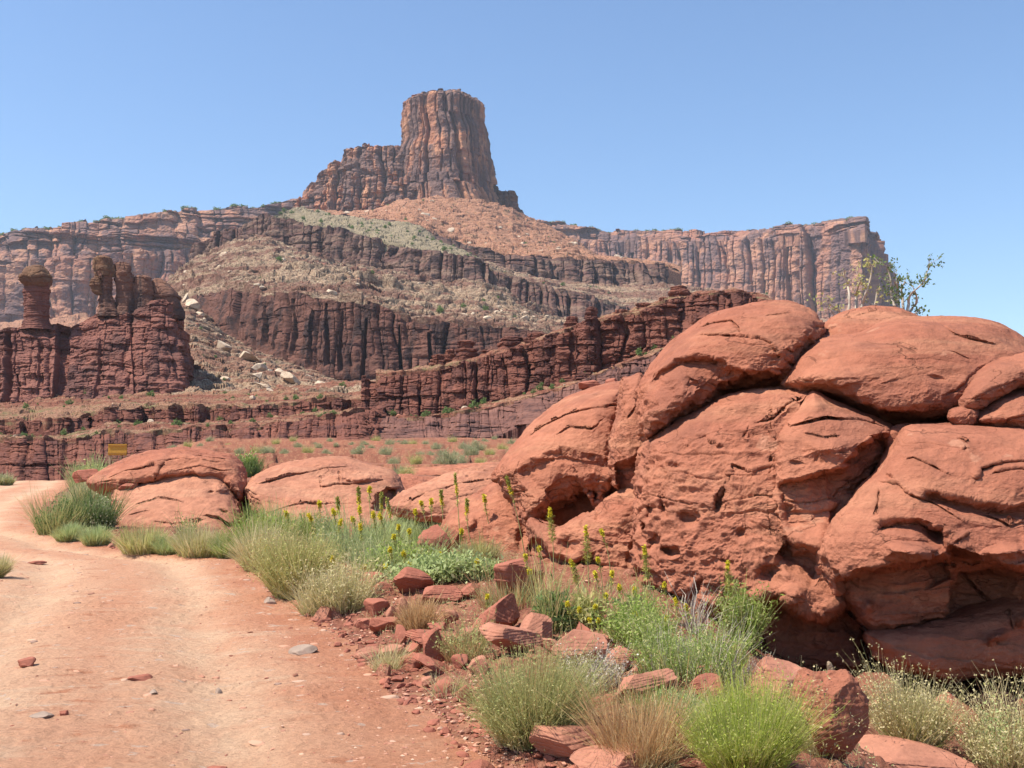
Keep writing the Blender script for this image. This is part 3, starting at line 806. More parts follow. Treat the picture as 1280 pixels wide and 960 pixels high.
def roadmat():
    m, t, b = newmat('road_dirt')
    f = noise(t, mapped(t, (0.7, 0.22, 1)), 1.0, 7, 0.6)
    col = mix(t, ramp(t, f, [(0.38, 0), (0.62, 1)]), (0.64, 0.315, 0.185), (0.70, 0.40, 0.25))
    f2 = noise(t, mapped(t, (0.5, 1.3, 1)), 1.0, 7, 0.7)
    col = mix(t, ramp(t, f2, [(0.55, 0), (0.66, 0.8)]), col, (0.70, 0.49, 0.33))
    f3 = noise(t, mapped(t, (2.5, 5.0, 1)), 1.0, 6, 0.7)
    col = mix(t, ramp(t, f3, [(0.56, 0), (0.66, 0.8)]), col, (0.46, 0.175, 0.09))
    at = t.nodes.new('ShaderNodeAttribute'); at.attribute_name = 'wear'
    sp_ = t.nodes.new('ShaderNodeSeparateColor'); t.links.new(at.outputs['Color'], sp_.inputs[0])
    brk = ramp(t, noise(t, mapped(t, (1.5, 0.9, 1)), 1.0, 6, 0.7), [(0.35, 0.15), (0.6, 1.0)])
    col = mix(t, mix(t, 1.0, sp_.outputs[0], brk, 'MULTIPLY'), col, (0.74, 0.47, 0.30))
    col = mix(t, mix(t, 1.0, sp_.outputs[1], ramp(t, noise(t, mapped(t, 2.0), 1.0, 6, 0.7), [(0.3, 0.5), (0.6, 1.0)]), 'MULTIPLY'), col, (0.54, 0.225, 0.125))
    pl = noise(t, mapped(t, (5.0, 9.0, 1)), 1.0, 3, 0.5)
    col = mix(t, ramp(t, pl, [(0.66, 0), (0.68, 0.7)]), col, (0.62, 0.46, 0.36))
    k = noise(t, mapped(t, 30.0), 1.0, 4, 0.75)
    col = mix(t, 1.0, col, ramp(t, k, [(0.3, 0.74), (0.55, 1.0)]), 'MULTIPLY')
    t.links.new(col, b.inputs['Base Color'])
    bump(t, b, noise(t, mapped(t, (10.0, 16.0, 10)), 1.0, 8, 0.72), 0.05, 1.0)
    return m

M_ground = groundmat()
M_road = roadmat()
ys = np.concatenate([np.linspace(-40, 1.5, 30), np.geomspace(1.6, 34, 640), np.geomspace(34.3, 140, 260), np.geomspace(142, 2850, 50)])
us = np.concatenate([np.linspace(-1.0, -0.62, 30), np.linspace(-0.61, 0.61, 860), np.linspace(0.62, 1.0, 30)])
YY, UU = np.meshgrid(ys, us, indexing='ij')
XX = UU * (np.maximum(YY, 0) + 1.2)
XX = np.where(YY < 0, UU * (1.2 + 12 * -YY / 40 + 0), XX)
XX = XX + np.sign(UU) * np.maximum(np.abs(UU) - 0.61, 0) * 60
ZZ = Gd(XX, YY)
VG = np.stack([XX, YY, ZZ], -1)
FG = gridfaces(len(ys), len(us))
tag(meshobj('ground', VG, FG, M_ground, True), kind='structure')
# road: a sheet a few millimetres above the ground
q = np.stack([XX, YY, 0 * XX], -1)
dd_ = XX - xedge(YY) + 0.22 * fbm(q * 1.3, 4, 44)
inside = (dd_ < 0.12) & (dd_ > -9.5) & (YY < 75) & (YY > -20)
fi = inside.ravel()[FG].all(1)
VR = VG.copy(); VR[..., 2] += 0.006
FR = FG[fi]
used = np.zeros(VR.shape[0] * VR.shape[1], bool); used[FR.ravel()] = True
idx = np.cumsum(used) - 1
ro = tag(meshobj('road', VR.reshape(-1, 3)[used], idx[FR], M_road, True), kind='structure')
dtrue = (XX - xedge(YY)).ravel()[used]
qq = q.reshape(-1, 3)[used]
wv_ = 0.3 * vnoise(qq * 0.2, 9)
tr = sum(np.exp(-((dtrue - c_ + wv_) / 0.42) ** 2) for c_ in (-1.25, -3.05, -4.9))
ed = smooth(-1.1, 0.0, dtrue + 0.5 * fbm(qq * 1.2, 4, 52)) + 0.35 * np.exp(-((dtrue + 2.15 + wv_) / 0.35) ** 2)
ca_ = ro.data.color_attributes.new('wear', 'FLOAT_COLOR', 'POINT')
buf = np.ones((len(dtrue), 4), np.float32); buf[:, 0] = np.clip(tr, 0, 1); buf[:, 1] = np.clip(ed, 0, 1); buf[:, 2] = 0
ca_.data.foreach_set('color', buf.ravel())
# ------------------------------------------------------------------ the big rounded boulders
def bouldermat(name, c1, c2, c3, spot=(0.5, 0.24, 0.15), bs=1.0):
    m, t, b = newmat(name)
    f = noise(t, mapped(t, 0.55), 1.0, 7, 0.6, 0.6)
    col = mix(t, ramp(t, f, [(0.38, 0), (0.62, 1)]), c1, c2)
    s = noise(t, mapped(t, (0.35, 0.35, 3.4)), 1.0, 6, 0.65, 0.4)
    col = mix(t, ramp(t, s, [(0.50, 0), (0.66, 0.7)]), col, c3)
    k = noise(t, mapped(t, 5.0), 1.0, 8, 0.72)
    col = mix(t, 1.0, col, ramp(t, k, [(0.32, 0.72), (0.6, 1.0)]), 'MULTIPLY')
    sp = noise(t, mapped(t, 2.2), 1.0, 8, 0.55)
    col = mix(t, ramp(t, sp, [(0.66, 0), (0.70, 0.7)]), col, spot)
    t.links.new(col, b.inputs['Base Color'])
    vn = noise(t, mapped(t, (0.9, 0.9, 0.5)), 1.0, 9, 0.66)
    col = mix(t, ramp(t, vn, [(0.54, 0), (0.60, 0.38)]), col, (0.24, 0.095, 0.065))
    # hairline fractures: thin bands where a slow noise crosses a level, broken up by another
    cn = noise(t, mapped(t, (0.8, 0.8, 1.6)), 1.0, 5, 0.55, 0.5)
    cr = ramp(t, cn, [(0.489, 0), (0.4945, 1), (0.50, 0)])
    cm = ramp(t, noise(t, mapped(t, 1.1), 1.0, 3, 0.5), [(0.50, 0), (0.56, 1)])
    crk = mix(t, 1.0, cr, cm, 'MULTIPLY')
    col = mix(t, mix(t, 1.0, crk, (0.7, 0.7, 0.7), 'MULTIPLY'), col, (0.12, 0.045, 0.03))
    t.links.new(col, b.inputs['Base Color'])
    inv = t.nodes.new('ShaderNodeMath'); inv.operation = 'SUBTRACT'; inv.inputs[0].default_value = 1
    t.links.new(crk, inv.inputs[1])
    n0 = bump(t, b, inv.outputs[0], 0.03 * bs, 0.8)
    h1 = noise(t, mapped(t, (4.0, 4.0, 7.0)), 1.0, 10, 0.68)
    n1 = bump(t, b, h1, 0.055 * bs, 0.9, n0)
    vo = noise(t, mapped(t, 26.0), 1.0, 6, 0.75)
    n2 = bump(t, b, vo, 0.014 * bs, 0.8, n1)
    return m
KA = 0.90
M_b1 = bouldermat('red_slickrock', (0.47, 0.185, 0.11), (0.39, 0.142, 0.086), (0.53, 0.24, 0.14))
M_b2 = bouldermat('pale_slickrock', (0.54, 0.245, 0.150), (0.47, 0.20, 0.12), (0.58, 0.295, 0.18))

def closed_spline(pts, n):
    p = np.array(pts, float)
    k = len(p)
    seg = np.hypot(*(np.roll(p, -1, 0) - p).T)
    cum = np.concatenate([[0], np.cumsum(seg)])
    s = np.linspace(0, cum[-1], n, endpoint=False)
    i = np.clip(np.searchsorted(cum, s, 'right') - 1, 0, k - 1)
    t = ((s - cum[i]) / seg[i])[:, None]
    p0, p1, p2, p3 = p[(i - 1) % k], p[i], p[(i + 1) % k], p[(i + 2) % k]
    tn = 0.5
    m1, m2 = (p2 - p0) * tn * .8, (p3 - p1) * tn * .8
    h = (2 * t ** 3 - 3 * t ** 2 + 1) * p1 + (t ** 3 - 2 * t ** 2 + t) * m1 + (-2 * t ** 3 + 3 * t ** 2) * p2 + (t ** 3 - t ** 2) * m2
    return h

def segdist(x, y, pl):
    """distance to a polyline, and signed side (positive = right/below of its direction), and place along it 0..1"""
    best = np.full(x.shape, 1e9); side = np.zeros(x.shape); tt = np.zeros(x.shape)
    n = len(pl) - 1
    for i in range(n):
        ax, ay = pl[i][:2]; bx, by = pl[i + 1][:2]
        dx, dy = bx - ax, by - ay
        L2 = dx * dx + dy * dy + 1e-9
        t = np.clip(((x - ax) * dx + (y - ay) * dy) / L2, 0, 1)
        d = np.hypot(x - ax - t * dx, y - ay - t * dy)
        c = dx * (y - ay) - dy * (x - ax)
        m = d < best
        best = np.where(m, d, best); side = np.where(m, np.sign(c), side); tt = np.where(m, (i + t) / n, tt)
    return best, side, tt

def boulder(name, outline, D, T, Tb, mat, tilt=0.35, ctr=None, wedge=28, a=0.45, p=2.4, cracks=(), ledges=(), bumps=(), rough=0.05, smoothr=0.012,
            pits=0.0, size=0.6, seed=1, n=560, m=150, lean=0.0, label=None, cat='boulder', group=None, Dx=0.0, expand=4.0):
    """rounded rock: outline in picture px at depth D, bulging T metres towards the road and Tb metres back"""
    b = closed_spline(outline, n)
    if ctr is None:
        ctr = b.mean(0)
    ctr = np.array(ctr, float)
    dv = b - ctr
    b = b + dv / np.linalg.norm(dv, axis=1, keepdims=True) * expand * smooth(-0.95, -0.3, dv[:, 1:] / np.linalg.norm(dv, axis=1, keepdims=True))
    ang = np.linspace(0, np.pi / 2, m)
    t = np.sin(ang)
    t = np.concatenate([[0.0], t[1:]])
    PX = ctr[0] + t[:, None] * (b[None, :, 0] - ctr[0])
    PY = ctr[1] + t[:, None] * (b[None, :, 1] - ctr[1])
    # distance to the outline
    de = np.full(PX.shape, 1e9)
    for k in range(0, n, 2):
        ax, ay = b[k]; bx, by = b[(k + 2) % n]
        dx, dy = bx - ax, by - ay
        L2 = dx * dx + dy * dy + 1e-9
        tt = np.clip(((PX - ax) * dx + (PY - ay) * dy) / L2, 0, 1)
        de = np.minimum(de, np.hypot(PX - ax - tt * dx, PY - ay - tt * dy))
    dome = (1 - t ** p)[:, None] ** 0.5
    edge = np.sqrt(1 - (1 - np.clip(de / wedge, 0, 1)) ** 2)
    h = a * dome + (1 - a) * edge
    ppm = F / D
    zc = (ctr[1] - PY) / ppm
    xc = (PX - ctr[0]) / ppm
    dep = D - T * h + tilt * zc * (1 - 0 * h) + Dx * xc
    q0 = P(PX, PY, D)
    wob = 5.0 * fbm(q0 * 1.1, 3, seed + 70)
    wx = PX + wob
    wy = PY + 5.0 * fbm(q0 * 1.1 + 20, 3, seed + 71)
    fine = fbm(q0 * 5, 3, seed + 72)
    for pl, wd, dp in cracks:
        d, s, tt = segdist(wx, wy, pl)
        fade = np.minimum(1, np.minimum(tt, 1 - tt) * 6 + 0.15)
        dep = dep + 0.8 * dp * fade * (0.7 + 0.6 * fine) * np.exp(-(d / (wd * 0.7)) ** 2)
        # the lip above overhangs a little
        dep = dep - 0.35 * dp * fade * np.exp(-(d / (wd * 4)) ** 2) * (s < 0)
    for pl, dp, w1, w2 in ledges:
        d, s, tt = segdist(wx, wy, pl)
        fade = smooth(0, 0.12, tt) * smooth(0, 0.12, 1 - tt)
        sd = d * s + fine * 2.5
        dep = dep + dp * fade * smooth(-w1 * .25, w1, sd) * (1 - smooth(w2 * 0.4, w2, sd))
    for bx, by, rx, ry, rot, am, hard in bumps:
        c_, s_ = math.cos(rot), math.sin(rot)
        ux = ((wx - bx) * c_ + (wy - by) * s_) / rx
        uy = (-(wx - bx) * s_ + (wy - by) * c_) / ry
        rr = np.hypot(ux, uy) + 0.12 * fine
        if am < 0: am, hard = am * 0.6, 0.0
        rr = rr + 0.25 * np.abs(fine) + 0.15 * wob / 5
        dep = dep - am * (1 - smooth(hard, 1.0, rr))
    front = P(PX, PY, dep)
    # back
    mb = 26
    tb = np.cos(np.linspace(0, np.pi / 2, mb + 1))[1:]
    bp = ctr[None, None] + tb[:, None, None] * (b[None] - ctr[None, None])
    depb = D + tilt * (ctr[1] - bp[..., 1]) / ppm + Tb * np.sqrt(1 - tb ** 2)[:, None] + Dx * (bp[..., 0] - ctr[0]) / ppm
    back_ = P(bp[..., 0], bp[..., 1], depb)
    V = np.concatenate([front, back_], 0)
    N = gridnormals(V, True)
    sgn = np.sign((N[m // 2] * (V[m // 2] - V.mean((0, 1)))).sum(-1).mean()) or 1
    N = N * sgn
    N[0] = N[1].mean(0); N[0] /= np.linalg.norm(N[0])
    up = smooth(0.15, 0.75, N[..., 2])
    r = rough + (smoothr - rough) * up
    qv = V * np.array([1, 1, 1.5])
    dsp = 1.4 * size * 0.05 * fbm(V / size, 3, seed)
    dsp += r * fbm(qv / (size * 0.5), 7, seed + 2, gain=0.62)
    dsp += 0.6 * r * (fbm(qv / (size * 0.28) + 3, 5, seed + 4, ridge=True) - 0.3)
    if pits:
        c_ = fbm(V * np.array([3.0, 3.0, 2.2]) / size + 8, 3, seed + 6)
        where = smooth(-0.2, 0.3, fbm(V / size * 0.8 + 30, 2, seed + 7) + 0.1) * (1 - up)
        dsp -= pits * smooth(0.12, 0.34, c_) * where
    # thin bedding lips
    zb = (V[..., 2] + 0.25 * V[..., 0] * 0.3 + 0.18 * fbm(V / size, 3, seed + 9)) / (size * 0.22)
    ib, fb, db = cell1(zb, seed)
    dsp += 0.9 * r * np.where(hsh(ib, seed) > 0.5, fb - 0.5, 0) * smooth(-.1, .3, fbm(V / size * 0.7 + 15, 3, seed + 22)) - 0.5 * r * np.exp(-(db / 0.1) ** 2) * (hsh(ib, seed + 3) > 0.62) * smooth(0, 0.3, fbm(V / size + 5, 2, seed + 12) + .1)
    V = V + N * dsp[..., None]
    V[0] = V[0].mean(0)
    Fq = gridfaces(V.shape[0], n, True)
    if sgn < 0:
        Fq = Fq[:, ::-1]
    o = meshobj(name, V, Fq, mat, True)
    return tag(o, label, cat, group)

GB = 'big red boulders of the outcrop'
# A : the dome with the rough overhanging face
boulder('boulder', [(800, 490), (812, 464), (826, 447), (853, 421), (881, 398), (905, 388), (930, 381), (960, 377), (985, 377), (1004, 384), (1018, 394), (1026, 406), (1026, 420), (1012, 438), (992, 461), (981, 480), (960, 488), (930, 488), (900, 496), (875, 515), (850, 524), (828, 536), (811, 550), (803, 532)],
        12.35, 1.05, 1.6, M_b1, tilt=0.56, Dx=-0.25, ctr=(905, 455), wedge=28, a=0.5, seed=11, rough=0.075, smoothr=0.014,
        cracks=[([(868, 420), (900, 419), (925, 421), (950, 423), (965, 430), (972, 440), (974, 452)], 1.6, 0.10), ([(870, 412), (890, 405), (915, 402), (924, 410), (928, 420)], 1.8, 0.07), ([(955, 396), (975, 393), (992, 390)], 1.2, 0.03)],
        ledges=[([(800, 488), (822, 465), (845, 450), (870, 443), (893, 446), (915, 460), (945, 466), (980, 465)], 0.20, 8, 150),
                ([(888, 490), (905, 478), (925, 471), (950, 470), (985, 470)], 0.38, 6, 40)],
        bumps=[(852, 485, 42, 36, -0.5, 0.18, 0.2)], pits=0.02,
        label='high red dome with a rough brown overhanging face, leftmost of the boulders on the skyline', group=GB)
# B : the big pitted wall below it
boulder('boulder', [(804, 565), (812, 549), (832, 537), (860, 520), (900, 498), (940, 487), (985, 482), (1015, 487), (1020, 520), (1030, 560), (1050, 620), (1052, 700), (1062, 760), (1080, 800), (1070, 835), (1010, 835), (950, 825), (930, 770), (880, 768), (838, 745), (806, 722), (798, 680), (798, 620)],
        11.35, 1.0, 2.0, M_b1, tilt=0.42, Dx=-0.38, ctr=(930, 640), wedge=20, a=0.45, seed=12, rough=0.085, smoothr=0.03, n=760, m=210,
        cracks=[([(1008, 492), (985, 505), (965, 522), (942, 528)], 1.8, 0.10), ([(936, 530), (932, 540), (928, 548)], 1.5, 0.06), ([(911, 596), (915, 582), (935, 588), (965, 580)], 1.8, 0.09), ([(893, 640), (897, 622), (902, 610)], 3, 0.12), ([(962, 490), (964, 560), (960, 640), (968, 680)], 1.6, 0.05), ([(850, 560), (880, 548), (905, 560)], 1.5, 0.03)],
        ledges=[([(925, 735), (945, 745), (975, 748), (1000, 765), (1030, 770), (1060, 745)], 0.75, 14, 110), ([(985, 672), (1010, 690), (1035, 705)], 0.25, 6, 40)],
        bumps=[(812, 640, 6, 18, .1, -0.28, .3), (830, 633, 9, 22, -.3, -0.25, .3), (860, 650, 18, 14, .5, -0.22, .3), (806, 660, 5, 20, 0, -0.28, .3), (815, 680, 8, 14, 0.3, -0.25, .3), (835, 690, 14, 10, .2, -0.25, .3),
               (962, 716, 22, 22, 0, -0.35, .35), (928, 668, 16, 12, 0, -0.16, .2), (895, 632, 8, 16, 0, -0.15, .2), (872, 738, 12, 24, .6, -0.22, .3), (985, 640, 30, 16, 0, -0.10, .1), (838, 585, 12, 6, 0, -0.08, .2), (905, 700, 22, 10, .3, -0.12, .1), (1000, 660, 24, 10, .3, -0.12, .1),
               (990, 745, 26, 18, .2, 0.22, .2), (945, 752, 18, 20, .1, 0.18, .2)], pits=0.02,
        label='large pitted red rock wall under the high dome, hollowed with pockets above the green bush', group=GB)
# J : grainy wall left of it
boulder('boulder', [(664, 650), (700, 660), (738, 642), (768, 617), (797, 604), (814, 612), (820, 660), (822, 720), (812, 752), (760, 752), (720, 738), (690, 735), (668, 700)],
        13.6, 0.55, 1.2, M_b1, tilt=0.35, Dx=-0.35, ctr=(765, 680), wedge=30, seed=13, rough=0.07, smoothr=0.04, pits=0.05, n=420, m=110,
        ledges=[([(668, 665), (690, 690), (720, 700), (745, 690)], 0.25, 8, 40)], bumps=[(712, 680, 20, 18, 0, -0.35, .3), (790, 690, 8, 30, .2, -0.15, .2)],
        label='grainy red rock face low between the shadowed hollow and the large pitted wall', group=GB)
# I : narrow boulder
boulder('boulder', [(776, 474), (786, 469), (802, 466), (812, 490), (818, 530), (815, 560), (806, 600), (792, 613), (768, 603), (762, 578), (767, 545), (774, 515)],
        14.0, 0.55, 1.2, M_b1, tilt=0.45, Dx=-0.3, ctr=(788, 540), wedge=24, seed=14, rough=0.05, smoothr=0.018, n=420, m=110,
        cracks=[([(783, 522), (792, 512), (797, 506)], 1.3, 0.05)], ledges=[([(764, 580), (785, 574), (806, 560)], 0.3, 10, 60)],
        label='narrow upright red boulder wedged between the left rounded hump and the high dome', group=GB)
# H1 : rounded hump left
boulder('boulder', [(621, 596), (628, 578), (642, 560), (656, 545), (664, 534), (684, 513), (712, 494), (740, 484), (765, 479), (782, 480), (784, 520), (775, 560), (772, 600), (757, 614), (745, 634), (738, 610), (715, 622), (690, 634), (664, 655), (650, 650), (640, 625), (628, 602)],
        15.6, 1.1, 2.0, M_b1, tilt=0.75, Dx=-0.3, ctr=(708, 565), wedge=24, a=0.55, seed=15, rough=0.075, smoothr=0.014, n=620, m=150,
        cracks=[([(658, 548), (680, 530), (705, 518), (745, 508), (776, 507)], 1.6, 0.09), ([(694, 541), (712, 532), (740, 535), (750, 525)], 1.4, 0.06), ([(640, 620), (640, 595), (652, 570)], 1.3, 0.03)],
        ledges=[([(640, 590), (665, 570), (700, 558), (740, 566), (770, 572)], 0.14, 12, 140), ([(680, 612), (700, 597), (720, 594), (740, 606)], 0.15, 5, 36)],
        bumps=[], pits=0.06,
        label='rounded red hump with small loose stones on top, left of the narrow upright boulder', group=GB)
# H0 : low leftmost dome
boulder('boulder', [(552, 668), (558, 650), (575, 632), (600, 612), (622, 600), (645, 612), (668, 640), (680, 680), (672, 715), (640, 722), (600, 712), (565, 702)],
        17.0, 0.8, 1.4, M_b1, tilt=0.7, Dx=-0.3, ctr=(615, 660), wedge=30, a=0.6, seed=16, rough=0.06, smoothr=0.025, n=420, m=110,
        bumps=[(655, 670, 12, 26, .2, -0.25, .2), (590, 655, 9, 12, .4, 0.1, .2)],
        label='low pale red dome behind the tall yellow flower spikes, lowest left part of the outcrop', group=GB)
# C : nose block
boulder('boulder', [(1017, 486), (1040, 499), (1065, 511), (1090, 521), (1112, 533), (1116, 545), (1106, 570), (1094, 592), (1062, 628), (1042, 660), (1046, 716), (1030, 722), (1005, 705), (978, 690), (966, 640), (964, 600), (963, 560), (968, 538), (980, 522), (998, 503)],
        10.9, 0.85, 1.6, M_b1, tilt=0.48, Dx=-0.15, ctr=(1030, 590), wedge=20, a=0.4, seed=17, rough=0.06, smoothr=0.016, n=620, m=160,
        cracks=[([(988, 533), (1010, 528), (1035, 523), (1070, 526), (1108, 534)], 1.8, 0.10), ([(1005, 541), (1030, 546), (1052, 545)], 1.2, 0.025), ([(984, 520), (984, 530), (990, 534)], 1.8, 0.07), ([(1035, 626), (1046, 614), (1060, 608)], 1.6, 0.08), ([(1035, 636), (1040, 630), (1062, 632)], 1.4, 0.06)],
        ledges=[([(1118, 532), (1100, 536), (1083, 548), (1070, 570), (1058, 582), (1050, 594)], -0.0, 8, 60),
                ([(966, 600), (1000, 598), (1030, 590), (1052, 585), (1068, 566), (1086, 548), (1112, 538)], 0.42, 10, 90),
                ([(975, 672), (1000, 680), (1030, 690)], 0.3, 8, 60)],
        bumps=[(996, 578, 13, 5, .1, -0.07, .1), (1035, 560, 40, 20, .1, 0.10, .1)], pits=0.02,
        label='block with a smooth pinkish top and a dark shaded right side, amid the outcrop', group=GB)
# D1 : lobe behind
boulder('boulder', [(1018, 445), (1026, 422), (1032, 405), (1055, 390), (1089, 383), (1122, 388), (1140, 398), (1180, 420), (1160, 460), (1080, 470)],
        12.9, 0.7, 1.4, M_b1, tilt=0.75, ctr=(1085, 425), wedge=30, a=0.6, seed=18, rough=0.04, smoothr=0.014, n=420, m=100,
        cracks=[([(1068, 392), (1085, 387), (1100, 386)], 1.2, 0.04)],
        label='smooth red lobe at the foot of the skyline shrub, behind the broadest dome', group=GB)
# D2 : broad dome
boulder('boulder', [(980, 480), (990, 462), (1005, 442), (1026, 424), (1056, 420), (1078, 415), (1100, 404), (1125, 397), (1160, 395), (1201, 396), (1232, 400), (1252, 408), (1268, 420), (1290, 438), (1300, 470), (1260, 505), (1210, 522), (1165, 528), (1131, 530), (1089, 523), (1055, 506), (1030, 492), (1010, 490), (996, 487)],
        12.0, 1.35, 1.8, M_b1, tilt=0.80, ctr=(1145, 460), wedge=32, a=0.55, seed=19, rough=0.045, smoothr=0.014, n=760, m=180,
        cracks=[([(1176, 406), (1195, 418), (1220, 424), (1250, 430)], 1.3, 0.07), ([(1178, 493), (1195, 488), (1212, 470), (1235, 455)], 2.0, 0.06), ([(1190, 440), (1215, 450)], 1.0, 0.03), ([(1100, 478), (1125, 470)], 1, 0.02)],
        ledges=[([(1020, 485), (1060, 498), (1110, 512), (1160, 515), (1200, 508)], 0.38, 8, 60)],
        bumps=[(1170, 472, 14, 6, .3, -0.06, .2), (1205, 500, 14, 9, .3, -0.10, .2)], pits=0.03,
        label='broadest smooth red dome of the outcrop, sweeping down to a dark undercut', group=GB)
# E : right upper boulder (two pieces and a knob)
boulder('boulder', [(1204, 512), (1200, 498), (1212, 476), (1229, 458), (1255, 446), (1290, 438), (1340, 430), (1400, 440), (1400, 480), (1310, 478), (1275, 486), (1248, 498), (1228, 514), (1216, 516)],
        11.0, 0.75, 1.4, M_b1, tilt=0.7, ctr=(1290, 465), wedge=26, a=0.5, seed=20, rough=0.05, smoothr=0.016, n=480, m=110,
        cracks=[([(1215, 500), (1240, 485), (1280, 475)], 1.2, 0.03)], label='red boulder at the right edge above a curved crack, resting beside the broadest dome', group=GB)
boulder('boulder', [(1218, 526), (1224, 516), (1246, 501), (1274, 488), (1310, 480), (1400, 480), (1405, 545), (1330, 545), (1262, 538), (1225, 533)],
        10.7, 0.65, 1.2, M_b1, tilt=0.6, ctr=(1300, 515), wedge=22, a=0.5, seed=21, rough=0.05, smoothr=0.02, n=420, m=100,
        cracks=[([(1258, 536), (1262, 524), (1285, 518)], 1.6, 0.06)], label='flatter red boulder at the right edge below the curved crack', group=GB)
boulder('boulder', [(1188, 522), (1193, 513), (1203, 508), (1216, 511), (1221, 520), (1214, 529), (1200, 529)], 10.4, 0.2, 0.4, M_b1, tilt=0.4, wedge=8, seed=22, rough=0.025, smoothr=0.012, n=200, m=60, size=0.25,
        label='small round red knob of rock wedged under the right end of the broadest dome', group=GB)
boulder('boulder', [(1110, 556), (1108, 545), (1114, 535), (1124, 531), (1136, 531), (1130, 543), (1120, 552), (1114, 562)], 10.7, 0.15, 0.5, M_b1, tilt=0.4, wedge=7, seed=23, rough=0.02, smoothr=0.012, n=200, m=60, size=0.25,
        label='small red wedge stuck in the gap above the shaded side of the middle block', group=GB)
# F : big right block
boulder('boulder', [(1137, 530), (1200, 528), (1280, 533), (1400, 530), (1420, 640), (1410, 740), (1330, 757), (1275, 760), (1239, 764), (1182, 780), (1130, 788), (1094, 790), (1072, 775), (1052, 748), (1038, 718), (1028, 695), (1033, 672), (1048, 645), (1064, 625), (1080, 606), (1094, 592), (1108, 566), (1120, 545)],
        10.2, 1.25, 2.0, M_b1, tilt=0.46, Dx=-0.12, ctr=(1200, 655), wedge=22, a=0.40, seed=24, rough=0.055, smoothr=0.016, n=900, m=230,
        cracks=[([(1132, 574), (1140, 571), (1160, 580), (1182, 593)], 1.3, 0.05), ([(1218, 600), (1224, 586), (1250, 577), (1290, 576)], 2.0, 0.12), ([(1240, 592), (1262, 587), (1300, 584)], 1.8, 0.08), ([(1098, 603), (1120, 604), (1140, 622), (1165, 632), (1200, 650)], 1.8, 0.10),
                ([(1098, 608), (1097, 630), (1092, 646)], 1.3, 0.06), ([(1145, 655), (1165, 665), (1184, 672)], 1.8, 0.07), ([(1192, 680), (1203, 672), (1212, 665)], 1.5, 0.06), ([(1230, 642), (1262, 654), (1290, 650)], 2, 0.07), ([(1185, 700), (1215, 728), (1248, 762)], 2.0, 0.12), ([(1195, 545), (1202, 548), (1206, 551)], 1.2, 0.05), ([(1200, 561), (1206, 559)], 1.5, 0.06)],
        ledges=[([(1040, 722), (1060, 719), (1095, 709), (1130, 703), (1160, 704), (1182, 692), (1186, 680)], 0.70, 7, 150),
                ([(1180, 655), (1184, 690), (1187, 712), (1192, 722)], 0.12, 4, 40),
                ([(1192, 704), (1215, 708), (1245, 710), (1300, 706), (1380, 700)], 0.48, 12, 110),
                ([(1090, 652), (1120, 648), (1150, 652), (1190, 668)], 0.16, 8, 22), ([(1150, 612), (1200, 622), (1250, 630), (1330, 628)], 0.18, 10, 26)],
        bumps=[(1110, 597, 9, 6, .2, -0.16, .3), (1140, 692, 52, 15, .05, 0.38, .2), (1085, 757, 11, 9, .3, 0.16, .1), (1262, 690, 40, 14, -.1, 0.12, .1)], pits=0.02,
        label='huge red block at the right with a jutting nose ledge and a smooth shaded underside', group=GB)
# G : low shaded block
boulder('boulder', [(1085, 790), (1130, 782), (1182, 770), (1239, 752), (1290, 740), (1400, 730), (1420, 800), (1400, 862), (1330, 848), (1262, 842), (1220, 843), (1182, 850), (1145, 842), (1120, 838), (1096, 815)],
        9.9, 0.6, 1.8, M_b1, tilt=0.3, ctr=(1240, 800), wedge=26, a=0.4, seed=25, rough=0.03, smoothr=0.02, n=560, m=120,
        cracks=[([(1255, 760), (1262, 775), (1266, 790)], 1.6, 0.05)], bumps=[(1245, 797, 20, 10, -.4, 0.22, .1), (1278, 775, 12, 12, 0, 0.22, .1)],
        label='smooth shaded red block low under the huge right block, with a dark gap beneath', group=GB)
# small pieces between
boulder('boulder', [(1035, 637), (1040, 622), (1052, 617), (1062, 620), (1058, 632), (1046, 642)], 10.45, 0.1, 0.3, M_b1, tilt=0.4, wedge=6, seed=26, rough=0.015, smoothr=0.01, n=160, m=40, size=0.2,
        label='small squarish stone set in the crack beside the middle block', group=GB)
# backing rock added behind the boulders to keep their gaps dark
boulder('boulder', [(690, 560), (760, 520), (850, 480), (960, 455), (1060, 440), (1200, 440), (1400, 460), (1460, 600), (1440, 860), (1240, 890), (1060, 870), (900, 800), (760, 745), (680, 720), (672, 640)],
        15.0, 1.2, 1.5, M_b1, tilt=0.25, ctr=(1050, 660), wedge=60, seed=27, rough=0.06, smoothr=0.03, n=420, m=120, Dx=-0.35,
        label='backing rock added behind the outcrop boulders to keep the deep gaps dark', group=GB)

# the two low slabs beside the road
boulder('rock_slab', [(138, 606), (160, 598), (200, 586), (262, 580), (282, 594), (288, 612), (296, 632), (302, 652), (290, 668), (250, 680), (190, 684), (150, 676), (144, 640)],
        25.0, 1.4, 2.2, M_b2, tilt=1.5, ctr=(222, 638), wedge=16, a=0.45, seed=31, rough=0.10, smoothr=0.035, n=520, m=130, size=1.2,
        cracks=[([(168, 634), (195, 622), (235, 626)], 1.0, 0.06), ([(190, 652), (215, 655), (260, 648)], 1.0, 0.05), ([(258, 644), (275, 648), (290, 660)], 2.0, 0.2), ([(160, 646), (185, 640)], 1, .05)],
        bumps=[(277, 612, 13, 9, .3, 0.2, .1), (265, 616, 8, 4, .2, -0.25, .2), (280, 640, 12, 6, .4, -0.3, .3)],
        label='pink sloping rock face leaning beside the road, lower half of the left slab mound', cat='rock', group='slab mounds beside the road')
